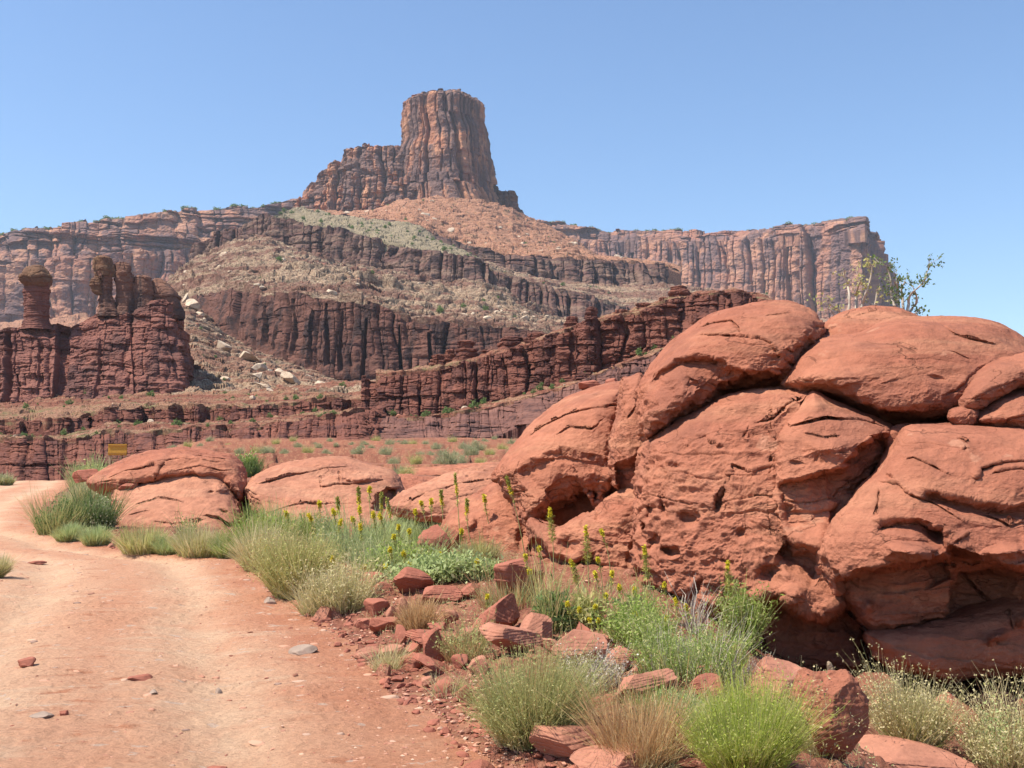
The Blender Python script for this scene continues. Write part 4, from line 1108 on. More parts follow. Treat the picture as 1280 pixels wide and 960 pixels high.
boulder('rock_slab', [(112, 603), (128, 590), (150, 577), (180, 568), (210, 563), (232, 560), (262, 566), (286, 569), (298, 578), (304, 592), (305, 612), (298, 628), (288, 616), (276, 604), (262, 598), (220, 600), (180, 608), (150, 616), (126, 613)],
        26.7, 1.7, 2.6, M_b1, tilt=1.2, ctr=(232, 580), wedge=16, a=0.5, seed=32, rough=0.08, smoothr=0.04, n=560, m=130, size=1.0,
        cracks=[([(150, 588), (190, 580), (230, 574), (280, 578)], 1.1, 0.16), ([(195, 594), (200, 584), (215, 575)], 1.6, 0.2), ([(205, 570), (240, 568), (290, 574)], 0.9, 0.12), ([(120, 603), (140, 598), (165, 600)], 1.2, .12), ([(130, 597), (170, 583), (200, 579)], .9, .12), ([(215, 590), (250, 582), (290, 588)], .9, .1)],
        label='layered orange cap rock with a shadowed right flank, top of the left slab mound', cat='rock', group='slab mounds beside the road')
boulder('rock_slab', [(308, 612), (318, 598), (332, 591), (356, 580), (385, 573), (412, 570), (440, 572), (462, 582), (484, 590), (494, 600), (498, 620), (496, 652), (484, 668), (440, 676), (380, 676), (340, 668), (322, 640)],
        25.5, 1.6, 2.6, M_b2, tilt=1.5, ctr=(405, 622), wedge=14, a=0.4, seed=33, rough=0.10, smoothr=0.035, n=620, m=150, size=1.2,
        cracks=[([(315, 606), (340, 600), (370, 590), (402, 586), (440, 580)], 1.2, 0.14), ([(402, 607), (440, 604), (482, 600)], 1.6, 0.2), ([(424, 587), (425, 606)], 1.2, 0.1), ([(402, 592), (402, 607)], 1.4, 0.15), ([(330, 640), (380, 625), (420, 628)], 1, .05), ([(360, 655), (400, 640)], 1, .05)],
        ledges=[([(462, 640), (470, 620), (486, 610), (500, 612)], 0.5, 5, 40)],
        bumps=[(444, 594, 42, 9, 0, 0.22, .2)],
        label='long pink slab mound with a raised block on its right shoulder, right of the first mound', cat='rock', group='slab mounds beside the road')
boulder('rock_slab', [(490, 632), (510, 614), (545, 602), (590, 585), (640, 576), (690, 580), (690, 640), (620, 655), (560, 650), (510, 645)],
        21.5, 1.0, 2.0, M_b2, tilt=1.9, ctr=(590, 615), wedge=22, a=0.6, seed=34, rough=0.08, smoothr=0.05, n=460, m=110, size=1.0,
        cracks=[([(500, 630), (550, 612), (620, 596)], 1.2, 0.12), ([(530, 636), (580, 622), (620, 616)], 1.2, 0.1)],
        label='low tilted sheet of bare pinkish rock rising to the right behind the flower spikes', cat='rock', group='slab mounds beside the road')

# thin red ledges crossing the open flat
for i, (ol, D_, lb) in enumerate([
    ([(540, 566), (580, 562), (640, 559), (700, 560), (700, 572), (640, 571), (580, 573), (545, 573)], 96, 'long thin dark red ledge crossing the flat beneath the ridge, farthest of the flat ledges'),
    ([(430, 566), (470, 563), (505, 566), (500, 573), (460, 574), (432, 572)], 92, 'short red ledge among the shrubs behind the right slab mound'),
    ([(505, 588), (550, 583), (600, 580), (660, 578), (660, 592), (600, 593), (550, 596), (512, 597)], 46, 'broken orange ledge crossing the flat just above the low tilted sheet'),
    ([(480, 602), (510, 594), (548, 598), (560, 606), (535, 614), (500, 616)], 34, 'flat pinkish outcrop between the right slab mound and the tilted sheet'),
    ([(300, 576), (340, 572), (395, 571), (400, 577), (350, 582), (305, 583)], 70, 'low red ledge showing above the gap between the two slab mounds')]):
    boulder('rock_ledge', ol, D_, 1.2 * D_ / 60, 2.5, M_b1, tilt=3.0, wedge=5, seed=60 + i, rough=0.12 * D_ / 60, smoothr=0.08, n=260, m=50, size=1.6 * D_ / 60, label=lb, cat='rock', group='ledges across the flat', expand=1)
# ------------------------------------------------------------------ loose rocks
def ico(sub):
    import bmesh
    bm = bmesh.new()
    bmesh.ops.create_icosphere(bm, subdivisions=sub, radius=1)
    V = np.array([v.co[:] for v in bm.verts]); Fq = np.array([[v.index for v in f.verts] for f in bm.faces])
    bm.free()
    return V, Fq
ICO = {k: ico(k) for k in (1, 2, 3, 4, 6)}

def rockverts(sub, seed, cuts=9, keep=(0.5, 0.85), rough=0.05, layer=0.0):
    V, Fq = ICO[sub]
    r = np.random.default_rng(seed)
    p = V.copy()
    for k in range(cuts):
        nrm = r.normal(size=3); nrm /= np.linalg.norm(nrm)
        d = r.uniform(*keep)
        p = p - np.maximum(0, p @ nrm - d)[:, None] * nrm
    n = V
    if rough:
        p = p + n * (rough * 1.6 * fbm(p * 1.2 + seed, 3, seed) + rough * fbm(p * 4 + seed, 5, seed + 1, gain=0.6))[:, None]
        if layer:
            ib, fb, db = cell1(p[:, 2] * 7 + 0.4 * fbm(p * 1.5, 2, seed), seed)
            p[:, :2] *= (1 + layer * (hsh(ib, seed) - 0.5) - layer * 0.6 * np.exp(-(db / 0.12) ** 2))[:, None]
    return p, Fq

KA = 0.95
M_r1 = bouldermat('loose_red_rock', (0.42, 0.155, 0.10), (0.34, 0.12, 0.08), (0.46, 0.20, 0.135), bs=0.4)
M_r2 = bouldermat('loose_pink_rock', (0.48, 0.215, 0.14), (0.40, 0.165, 0.105), (0.52, 0.26, 0.17), bs=0.4)
M_r3 = bouldermat('loose_grey_stone', (0.40, 0.30, 0.23), (0.32, 0.22, 0.17), (0.48, 0.37, 0.29), spot=(0.45, 0.3, 0.22), bs=0.3)
M_r4 = bouldermat('pale_block_stone', (0.68, 0.54, 0.39), (0.54, 0.39, 0.27), (0.74, 0.60, 0.45), spot=(0.3, 0.2, 0.15), bs=3)

def rock(name, px, py, w_, h_, mat, seed, label, rz=0.0, tip=(0, 0), cuts=13, keep=(0.42, 0.8), sub=6, rough=0.035, layer=0.05, depth=0.85, cat='rock', group=None, D=None, sink=0.12):
    """px, py: middle of the foot in the picture; w_, h_ seen size in px"""
    if D is None:
        g = hit(px, py)
    else:
        g = Vector(P(px, py, D))
    s = g.y / F
    W, H = w_ * s, h_ * s
    v, f = rockverts(sub, seed, cuts, keep, rough, layer)
    ext = v.max(0) - v.min(0)
    v = v - (v.max(0) + v.min(0)) / 2
    v = v / ext * np.array([W, W * depth, H * (1 + sink)])
    for ax, an in ((0, tip[0]), (1, tip[1])):
        c_, s_ = math.cos(an), math.sin(an)
        a_, b_ = ((1, 2) if ax == 0 else (0, 2))
        va, vb = v[:, a_] * c_ - v[:, b_] * s_, v[:, a_] * s_ + v[:, b_] * c_
        v[:, a_], v[:, b_] = va, vb
    v[:, 2] -= v[:, 2].min() + H * sink
    o = meshobj(name, v, f, mat, True)
    o.location = (g.x, g.y + W * depth * 0.35, g.z)
    o.rotation_euler = (0, 0, rz)
    return tag(o, label, cat, group)

for a in [
    ('rock', 648, 756, 66, 56, M_r1, 201, 'broad red boulder with a flattish lit top, just behind the dark egg shaped stone', 0.1, (0, 0)),
    ('rock', 628, 790, 44, 52, M_r1, 202, 'smooth dark red egg shaped stone leaning in front of the broad bank boulder', 0, (0, -0.5)),
    ('rock', 670, 802, 50, 42, M_r2, 203, 'red slab tilted to the right, just right of the dark egg shaped stone', 0, (0, 0.5)),
    ('rock', 640, 822, 84, 38, M_r2, 204, 'wide low pinkish rock in front of the egg shaped stone', 0, (0, 0)),
    ('rock', 541, 832, 38, 42, M_r1, 205, 'upright wedge of red rock with an orange lit face standing at the road edge', 0.4, (0.2, -0.5)),
    ('rock', 538, 812, 70, 22, M_r1, 219, 'flat red rock lying behind the upright wedge at the road edge', 0, (0, 0)),
    ('rock', 540, 846, 56, 13, M_r1, 206, 'thin red slab lying tilted at the foot of the upright wedge', 0, (0, -0.45)),
    ('rock', 536, 858, 20, 14, M_r2, 207, 'small pinkish stone below the thin tilted slab', 0, (0, 0)),
    ('rock', 462, 738, 34, 22, M_r1, 208, 'leftmost dark red angular rock of the row along the bank', 0, (0, 0.3)),
    ('rock', 474, 750, 40, 20, M_r1, 209, 'low red rock just in front of the leftmost one of the bank row', 0, (0, 0)),
    ('rock', 515, 747, 52, 32, M_r1, 210, 'angular red rock with a sharp peak in the bank row', 0, (0, -0.2)),
    ('rock', 551, 757, 56, 22, M_r1, 211, 'long flat layered dark red rock in the bank row', 0, (0, 0.05)),
    ('rock', 586, 752, 28, 18, M_r1, 212, 'small block closing the right end of the bank row', 0, (0, 0)),
    ('rock', 726, 832, 74, 44, M_r2, 213, 'half buried pinkish ground slab behind the big grey-green bush', 0, (0, 0)),
    ('rock', 776, 838, 42, 30, M_r2, 214, 'pinkish block with a shaded right end beside the half buried slab', 0, (0, 0.1)),
    ('rock', 812, 846, 30, 26, M_r1, 215, 'small dark red rock at the left foot of the bright green grass', 0, (0, 0.2)),
    ('rock', 806, 886, 88, 32, M_r2, 216, 'straw covered pinkish slab right of the big grey-green bush', 0, (0, 0.15)),
    ('rock', 886, 880, 42, 34, M_r1, 217, 'pointed red stone between the green grass and the yellow-green bush', 0, (0, 0.3)),
    ('rock', 982, 898, 92, 66, M_r2, 218, 'large pale red triangular rock behind the yellow-green bush', 0, (0, 0.12)),
    ('rock', 1062, 872, 30, 26, M_r1, 221, 'small grey-red wedge stone behind the tall round-shouldered rock', 0, (0, 0)),
    ('rock', 1100, 888, 58, 46, M_r1, 222, 'dark rounded rock half in the shade of the overhang', 0, (0, 0.2)),
    ('rock', 1060, 838, 66, 38, M_r1, 229, 'dark shaded rock lying deep under the overhang', 0, (0, 0)),
    ('rock', 1104, 900, 80, 24, M_r2, 223, 'flat pinkish stone beneath the dark rounded rock', 0, (0, 0.1)),
    ('rock', 1200, 912, 60, 42, M_r1, 224, 'dark flat-faced rock standing in the shade behind the pale ricegrass', 0, (0, 0)),
    ('rock', 1252, 900, 60, 30, M_r1, 230, 'dark low rock in the shade at the right edge', 0, (0, 0)),
    ('rock', 1160, 972, 150, 38, M_r2, 225, 'long flat pink-red slab along the bottom right corner', 0, (0, -0.12)),
    ('rock', 1198, 900, 90, 14, M_r2, 231, 'low pinkish ledge stone under the pale ricegrass', 0, (0, 0)),
    ('rock', 718, 960, 110, 40, M_r2, 226, 'low reddish slab at the bottom edge below the big grey-green bush', 0, (0, 0)),
    ('rock', 770, 986, 110, 40, M_r2, 236, 'low reddish slab at the bottom edge under the dry tan grass', 0, (0, 0)),
    ('rock', 543, 702, 46, 40, M_r1, 227, 'dark red slab tilted up to the right among the flower spikes', 0, (0, -0.6)),
    ('rock', 566, 690, 26, 30, M_r1, 237, 'brownish rock directly right of the tilted slab among the flower spikes', 0, (0, 0)),
    ('rock', 792, 765, 34, 14, M_r2, 228, 'flat pinkish stone on the ground below the pitted wall', 0, (0, 0)),
]:
    rock(*a)
rock('rock', 1048, 968, 96, 104, M_b1, 232, 'tall round-shouldered rough red rock standing at the bottom right', cuts=9, keep=(0.6, 0.88), rough=0.085, rz=0.2)
rock('rock', 1035, 876, 30, 34, M_r1, 233, 'small red rock carrying the white chip, left of the grey-red wedge', tip=(0, -0.4))
rock('stone_chip', 1041, 852, 9, 26, M_r4, 234, 'bright white upright chip of stone at the edge of the shadow', cat='stone', tip=(0, 0.3), D=hit(1041, 872).y + 0.05)
# small stones on top of the left hump, and two on its crest
rock('stone', 740, 488, 34, 14, M_r1, 241, 'flat red stone perched on the crest of the left hump, left one of two', cat='stone', D=16.3)
rock('stone', 767, 484, 20, 12, M_r1, 242, 'rounder dark red stone perched on the crest, right one of two', cat='stone', D=16.3)
rock('stone', 722, 538, 12, 9, M_r4, 243, 'pale stone chip lying on the left hump', cat='stone', D=15.0)
rock('stone', 739, 537, 18, 10, M_r1, 244, 'red stone lying right beside the pale chip on the left hump', cat='stone', D=15.0)
rock('stone', 749, 538, 5, 4, M_r1, 245, 'tiny dark stone on the left hump, nearer the red stone', cat='stone', D=15.0, sub=4)
rock('stone', 756, 539, 5, 5, M_r1, 246, 'tiny dark stone on the left hump, farther right', cat='stone', D=15.0, sub=4)
rock('rock', 104, 602, 40, 16, M_r1, 247, 'dark low rock poking out left of the layered cap rock', D=27)
rock('rock', 157, 615, 26, 16, M_r1, 248, 'dark undercut block below the left end of the layered cap rock', D=24.6)
rq = random.Random(21)
for i, (px, py) in enumerate([(452, 756), (470, 768), (490, 776), (455, 784), (478, 792), (505, 772), (500, 806), (520, 816), (490, 822), (512, 838), (548, 790), (560, 776), (536, 772), (575, 836), (590, 800), (604, 786), (566, 812), (600, 842), (556, 868), (580, 880), (690, 812), (700, 782), (752, 856), (834, 872), (858, 900), (1000, 905), (960, 930), (890, 860), (728, 800), (760, 800)]):
    rock('rock', px, py, rq.uniform(16, 40), rq.uniform(10, 24), (M_r1, M_r1, M_r2)[i % 3], 600 + i, 'angular broken red rock in the spill between the road and the outcrop', rz=rq.uniform(0, 6), tip=(rq.uniform(-.2, .2), rq.uniform(-.5, .5)), sub=4, group='broken red rocks of the spill', cuts=12, sink=0.25)
# stones on the road
for px, py, w_, h_, mt, lb in [
    (377, 818, 36, 11, M_r3, 'flat grey-tan stone lying alone near the right side of the road'),
    (172, 856, 28, 7, M_r1, 'dark flat stone in the middle of the road, left of the grey lump'),
    (272, 858, 11, 8, M_r3, 'small grey lump of stone in the lower middle of the road'),
    (30, 833, 22, 12, M_r1, 'rounded red-brown stone at the left edge of the road'),
    (268, 955, 30, 6, M_r1, 'dark flat stone at the bottom edge of the road'),
    (48, 906, 26, 6, M_r3, 'low grey-brown stone in the lower left of the road'),
    (78, 902, 12, 7, M_r1, 'small dark stone right beside the low grey-brown one'),
    (43, 703, 22, 4, M_r1, 'flat dark stone across the far part of the road'),
    (337, 752, 18, 9, M_r3, 'brownish stone on the road beside the yellow-flowered bush'),
    (190, 872, 12, 6, M_r3, 'small pale stone just right of the dark flat stone'),
]:
    rock('stone', px, py, w_, h_, mt, int(px + py), lb, cat='stone', sub=4, rough=0.04, depth=0.9, cuts=11, sink=0.7 if w_ > 50 else 0.3)
# rubble: many small stones, each its own object, sharing a few meshes
bank = []
for k in range(8):
    v, f = rockverts(3, 300 + k, 9, (0.45, 0.8), 0.05)
    v = v * np.array([1, 0.8, 0.45 + 0.06 * k])
    me = meshobj('stone', v, f, (M_r1, M_r2, M_r1, M_r2)[k % 4], False)
    bank.append(me)
rr = random.Random(5)
def scatter(protos, n, place, smin, smax, label, cat, group, flat=1.0, power=2.2):
    first = True
    for i in range(n):
        p = place(i)
        if p is None: continue
        o = dup(protos[i % len(protos)], p, rr.random() * 6.28, 1)
        s = smin + (smax - smin) * rr.random() ** power
        o.scale = (s, s, s * flat)
        o.rotation_euler = (rr.uniform(-.3, .3), rr.uniform(-.3, .3), rr.random() * 6.28)
        tag(o, label, cat, group)
def bankplace(i):
    y = rr.uniform(5.5, 15) if i % 3 else rr.uniform(15, 24)
    d = abs(rr.gauss(0.0, 0.6)) - 0.1
    x = xedge(y) + d * (1 + 0.3 * (y > 12))
    return (x, y, float(Gd(np.array(x), np.array(y))) + 0.0)
scatter(bank, 120, bankplace, 0.03, 0.17, 'small broken red stone in the rubble along the right edge of the road', 'stone', 'broken stones along the road bank')
def yardplace(i):
    u = rr.uniform(-0.02, 0.46); y = rr.uniform(6, 13)
    x = u * y
    if x < xedge(y) + 0.3: return None
    return (x, y, float(Gd(np.array(x), np.array(y))))
scatter(bank, 50, yardplace, 0.02, 0.12, 'small red stone on the ground between the bushes in front of the outcrop', 'stone', 'loose stones in front of the outcrop')
def roadplace(i):
    y = rr.uniform(5.2, 16); x = xedge(y) - rr.uniform(0.1, 5.5)
    if x < -0.5 * y: return None
    return (x, y, float(Gd(np.array(x), np.array(y))) + 0.004)
scatter(bank, 95, roadplace, 0.008, 0.04, 'little red stone lying on the road', 'stone', 'little stones on the road', flat=0.6, power=3)
for o in bank:
    bpy.data.objects.remove(o)
# broken rubble of the bank, past counting
v1, f1 = rockverts(2, 9, 9, (0.45, 0.8), 0.05)
r = np.random.default_rng(13)
nr = 1500
gy = 5.2 + 17 * r.random(nr) ** 1.3
gd = np.abs(r.normal(0.1, 0.75, nr)) - 0.05
gx = xedge(gy) + gd
gs = 0.012 + 0.05 * r.random(nr) ** 2.5
a_ = r.random(nr) * 6.28; ca, sa = np.cos(a_)[:, None], np.sin(a_)[:, None]
vv = v1[None] * np.stack([r.uniform(.8, 1.6, nr), r.uniform(.6, 1.0, nr), r.uniform(.35, .8, nr)], -1)[:, None]
vv = np.stack([vv[..., 0] * ca - vv[..., 1] * sa, vv[..., 0] * sa + vv[..., 1] * ca, vv[..., 2]], -1) * gs[:, None, None] + np.stack([gx, gy, Gd(gx, gy) + 0.006], -1)[:, None]
tag(meshobj('rubble', vv, (f1[None] + (np.arange(nr) * len(v1))[:, None, None]).reshape(-1, 3), M_r1, False), kind='stuff')
r = np.random.default_rng(14)
nr = 800
gy = 5.0 + 16 * r.random(nr) ** 1.4
gx = xedge(gy) - r.uniform(0.0, 6.0, nr)
gs = 0.009 + 0.034 * r.random(nr) ** 3
a_ = r.normal(0, 0.5, nr); ca, sa = np.cos(a_)[:, None], np.sin(a_)[:, None]
vv = v1[None] * np.stack([r.uniform(.9, 2.0, nr), r.uniform(.6, 1.0, nr), r.uniform(.2, .6, nr)], -1)[:, None]
vv = np.stack([vv[..., 0] * ca - vv[..., 1] * sa, vv[..., 0] * sa + vv[..., 1] * ca, vv[..., 2]], -1) * gs[:, None, None] + np.stack([gx, gy, Gd(gx, gy) + 0.003], -1)[:, None]
M_chip = leafmat('road_chip_stone', [(0.46, 0.22, 0.14), (0.60, 0.36, 0.24), (0.36, 0.16, 0.10), (0.52, 0.33, 0.23), (0.30, 0.19, 0.14)], 0)
tag(meshobj('road_chips', vv, (f1[None] + (np.arange(nr) * len(v1))[:, None, None]).reshape(-1, 3), M_chip, False), kind='stuff')
# gravel: countless tiny chips in one object
v0, f0 = rockverts(1, 5, 5, (0.5, 0.8), 0)
ng = 16000
r = np.random.default_rng(3)
gy = 4.6 + 20 * r.random(ng) ** 1.6
gd = np.where(r.random(ng) < 0.5, r.normal(0.2, 0.5, ng), r.uniform(-7, 6, ng))
gx = xedge(gy) + gd
gs = (0.004 + 0.015 * r.random(ng) ** 3) * (1 + 0.6 * (gd > 0))
gz = Gd(gx, gy) + 0.004
a_ = r.random(ng) * 6.28
ca, sa = np.cos(a_)[:, None], np.sin(a_)[:, None]
st = np.stack([r.uniform(.8, 1.5, ng), r.uniform(.6, 1.0, ng), r.uniform(.3, .7, ng)], -1)
vv = v0[None] * st[:, None]
vx, vy = vv[..., 0] * ca - vv[..., 1] * sa, vv[..., 0] * sa + vv[..., 1] * ca
vv = np.stack([vx, vy, vv[..., 2]], -1) * gs[:, None, None] + np.stack([gx, gy, gz], -1)[:, None]
ff = (f0[None] + (np.arange(ng) * len(v0))[:, None, None]).reshape(-1, 3)
M_grav = leafmat('gravel_chips', [(0.40, 0.15, 0.09), (0.55, 0.30, 0.20), (0.33, 0.12, 0.08), (0.60, 0.40, 0.28)], 0)
tag(meshobj('gravel', vv, ff, M_grav, False), kind='stuff')

# pale slabs fallen on the scree fan
def on_surf(key, px, py):
    V, x = SURF[key]
    q = V.reshape(-1, 3)
    d = q - np.array([0, 0, CAMZ])
    cyp, syp = math.cos(PITCH), math.sin(PITCH)
    fw = d[:, 1] * cyp + d[:, 2] * syp
    upv = -d[:, 1] * syp + d[:, 2] * cyp
    X = 640 + F * d[:, 0] / fw; Y = 480 - F * upv / fw
    k = int(np.argmin((X - px) ** 2 + (Y - py) ** 2))
    return q[k]
for i, (px, py, w_, h_, rot, lb) in enumerate([
    (244, 388, 20, 16, 0.1, 'pale angular block at the very top of the scree fan beside the left cliff'),
    (233, 380, 10, 16, 0.5, 'narrow pale block touching the left cliff at the top of the scree'),
    (251, 398, 14, 10, -0.1, 'small pale block below the top block of the scree fan'),
    (280, 438, 20, 14, 0.6, 'grey tilted block halfway down the scree with a dark right face'),
    (311, 450, 26, 12, 0.35, 'long pale slab below the grey tilted block on the scree'),
    (325, 463, 20, 13, 0.2, 'pale block in the middle of the fallen slab row'),
    (322, 476, 18, 13, -0.2, 'rounded grey block under the middle of the fallen slab row'),
    (352, 470, 22, 11, 0.4, 'pale slab leaning on the grey one in the fallen row'),
    (366, 478, 26, 11, 0.65, 'grey slab slanting down to the right in the fallen row'),
    (389, 476, 28, 9, 0.2, 'long pale slab near the right end of the fallen row'),
    (400, 486, 24, 11, 0.0, 'last grey slab at the foot of the fluted cliff'),
    (330, 487, 24, 9, 0.4, 'low pale slab at the lower edge of the scree fan')]):
    p = on_surf('scree_fan91', px, py)
    v, f = rockverts(4, 500 + i, 12, (0.32, 0.6), 0.02)
    v = v / (v.max(0) - v.min(0)) * np.array([w_, w_ * 0.8, h_]) * p[1] / F
    o = meshobj('fallen_block', v, f, M_r4, False)
    o.location = (p[0], p[1] - 1, p[2] + h_ * 0.35 * p[1] / F)
    o.rotation_euler = (0, rot, 0.2 * (i % 3))
    tag(o, lb, 'boulder', 'fallen pale slabs on the scree')
protos = []
for k in range(6):
    v, f = rockverts(2, 520 + k, 8, (0.45, 0.75), 0.05)
    protos.append(meshobj('block', v * np.array([1.2, 0.9, 0.7]), f, (M_r4, M_r2)[k == 5], False))
def surfplace(keys):
    def g(i):
        V, x = SURF[keys[i % len(keys)]]
        a, b = V.shape[:2]
        for _ in range(20):
            p = V[int(rr.uniform(0.05, .97) * a), int(rr.random() * b)]
            if abs(p[0] / p[1]) < 0.47: return tuple(p)
        return None
    return g
scatter(protos, 150, surfplace(['rubble_slope71']), 0.6, 3.4, 'pale block scattered on the rubble slope above the fluted cliff', 'boulder', 'pale blocks on the rubble slope', power=2.5)
scatter(protos, 110, surfplace(['scree_fan91']), 0.3, 1.7, 'small pale block scattered over the scree fan left of the fluted cliff', 'boulder', 'small pale blocks on the scree fan', power=2.5)
scatter(protos, 60, surfplace(['talus_cone31']), 1.5, 6, 'block scattered on the orange talus cone under the butte', 'boulder', 'blocks on the talus cone', power=2.5)
scatter(protos, 70, surfplace(['terrace111', 'terrace131', 'terrace161']), 0.15, 0.9, 'small block lying on the terraces between the red ledges', 'boulder', 'blocks on the terraces', power=2.5)
for o in protos:
    bpy.data.objects.remove(o)
KA = 1.12
# ------------------------------------------------------------------ plants
def stalks(r, n, h, rbase, lean, w_, curl=0.25, hvar=0.45, segs=4, squash=1.0, droop=0.0):
    """n thin stems fanning out of a base; returns verts and quads"""
    a = r.random(n) * 2 * np.pi
    rb = rbase * np.sqrt(r.random(n))
    lump = fbm(np.stack([rb * np.cos(a), rb * np.sin(a), a * 0 + r.random() * 50], -1) / (rbase * 0.45 + 1e-6), 2, 5)
    L = h * (1 - hvar * r.random(n) ** 1.3) * (1 + 0.8 * lump)
    th = lean * (r.random(n) ** 0.7) * (0.35 + 0.65 * rb / max(rbase, 1e-6))
    th = np.clip(th + r.normal(0, 0.08, n), 0, 1.5)
    a2 = a + r.normal(0, 0.5, n)
    t = np.linspace(0, 1, segs + 1)[None]
    ang = th[:, None] * (0.7 + 0.6 * t) + curl * r.normal(0, 1, n)[:, None] * t + droop * t ** 2
    dl = (L / segs)[:, None]
    rr_ = np.concatenate([np.zeros((n, 1)), np.cumsum(np.sin(ang[:, 1:]) * dl, 1)], 1)
    zz = np.concatenate([np.zeros((n, 1)), np.cumsum(np.cos(ang[:, 1:]) * dl, 1)], 1)
    wig = curl * 0.25 * L[:, None] * np.sin(t * 5 + r.random(n)[:, None] * 6) * t
    X = (rb * np.cos(a))[:, None] + rr_ * np.cos(a2)[:, None] - wig * np.sin(a2)[:, None]
    Y = (rb * np.sin(a))[:, None] + rr_ * np.sin(a2)[:, None] + wig * np.cos(a2)[:, None]
    fa = r.random(n) * np.pi
    ww = w_ * (0.6 + 0.8 * r.random(n))[:, None] * (1 - 0.75 * t)
    dx, dy = np.cos(fa)[:, None] * ww, np.sin(fa)[:, None] * ww
    A = np.stack([X - dx, Y - dy, zz * squash], -1)
    B = np.stack([X + dx, Y + dy, zz * squash], -1)
    V = np.stack([A, B], 2).reshape(-1, 3)
    base = np.arange(n)[:, None] * 2 * (segs + 1)
    k = np.arange(segs)[None] * 2
    Fq = np.stack([base + k, base + k + 1, base + k + 3, base + k + 2], -1).reshape(-1, 4)
    tips = np.stack([X, Y, zz * squash], -1)
    return V, Fq, tips

def leaves(r, pts, ln, wd, flat=0.0, spread=0.0):
    n = len(pts)
    d = r.normal(size=(n, 3)); d[:, 2] = d[:, 2] * (1 - flat) + 0.3
    d /= np.linalg.norm(d, axis=1, keepdims=True)
    s = np.cross(d, r.normal(size=(n, 3))); s /= np.linalg.norm(s, axis=1, keepdims=True)
    L = ln * r.uniform(0.6, 1.3, n)[:, None]; W = wd * r.uniform(0.6, 1.3, n)[:, None]
    p = pts + (r.normal(size=(n, 3)) * spread if spread else 0)
    V = np.stack([p, p + d * L * .5 + s * W * .5, p + d * L, p + d * L * .5 - s * W * .5], 1).reshape(-1, 3)
    return V, np.arange(n * 4).reshape(n, 4)

def join(parts):
    vs, fs, o = [], [], 0
    for v, f in parts:
        vs.append(v); fs.append(f + o); o += len(v)
    return np.concatenate(vs), np.concatenate(fs)

def leafy(r, rx, ry, h, n, ln, wd, clumps=14):
    """leafy bush: leaves gathered in clumps through a low dome"""
    c = []
    while len(c) < clumps:
        p = r.uniform(-1, 1, 3); p[2] = abs(p[2])
        if (p ** 2).sum() < 1: c.append(p)
    c = np.array(c)
    k = r.integers(0, clumps, n)
    g = c[k] * 0.75 + r.normal(size=(n, 3)) * np.array([0.17, 0.17, 0.15]) * (0.6 + 0.8 * hsh(k, 3))[:, None]
    g[:, 2] = np.abs(g[:, 2]) * 0.95 + 0.05
    P_ = g * np.array([rx, ry, h])
    return leaves(r, P_, ln, wd)

L_grey = leafmat('grey_green_stems', [(0.33, 0.35, 0.13), (0.42, 0.41, 0.17), (0.26, 0.28, 0.09), (0.52, 0.44, 0.22), (0.34, 0.38, 0.15), (0.44, 0.30, 0.14)])
L_yel = leafmat('yellow_green_stems', [(0.33, 0.40, 0.06), (0.41, 0.46, 0.09), (0.25, 0.32, 0.045), (0.48, 0.47, 0.17), (0.44, 0.38, 0.16)])
L_grn = leafmat('fresh_green_leaves', [(0.25, 0.34, 0.06), (0.33, 0.41, 0.10), (0.18, 0.26, 0.05), (0.42, 0.45, 0.17), (0.52, 0.46, 0.23)])
L_dk = leafmat('deep_green_leaves', [(0.13, 0.20, 0.06), (0.18, 0.25, 0.085), (0.10, 0.155, 0.05), (0.25, 0.29, 0.13)])
L_sage = leafmat('sage_leaves', [(0.30, 0.33, 0.17), (0.38, 0.39, 0.23), (0.23, 0.26, 0.12), (0.45, 0.43, 0.26), (0.50, 0.42, 0.25)])
L_tan = leafmat('dry_tan_stems', [(0.50, 0.33, 0.15), (0.42, 0.24, 0.11), (0.58, 0.42, 0.22), (0.34, 0.17, 0.08)])
L_straw = leafmat('pale_straw_stems', [(0.56, 0.47, 0.25), (0.62, 0.55, 0.32), (0.46, 0.38, 0.19), (0.42, 0.42, 0.17)])
L_olive = leafmat('olive_grass', [(0.42, 0.42, 0.14), (0.50, 0.47, 0.20), (0.33, 0.35, 0.10), (0.56, 0.50, 0.25), (0.44, 0.31, 0.14)])
L_mint = leafmat('pale_green_mat', [(0.36, 0.42, 0.17), (0.44, 0.50, 0.23), (0.28, 0.34, 0.12), (0.50, 0.53, 0.28)])
L_brown = leafmat('brown_stems', [(0.30, 0.16, 0.08), (0.40, 0.22, 0.10), (0.22, 0.12, 0.07)])
L_twig = leafmat('grey_twigs', [(0.42, 0.36, 0.29), (0.33, 0.27, 0.21), (0.50, 0.44, 0.36)], 0)
L_flow = leafmat('yellow_petals', [(0.64, 0.53, 0.03), (0.70, 0.60, 0.06), (0.50, 0.44, 0.03)], 0.3)
L_pod = leafmat('green_pods', [(0.34, 0.33, 0.07), (0.26, 0.27, 0.06), (0.44, 0.40, 0.10)], 0.2)
L_stem = leafmat('plume_stem_green', [(0.26, 0.28, 0.10), (0.32, 0.32, 0.13)], 0)

def setobj(name, parts, g, rz=0):
    V, Fq = join(parts)
    return V, Fq

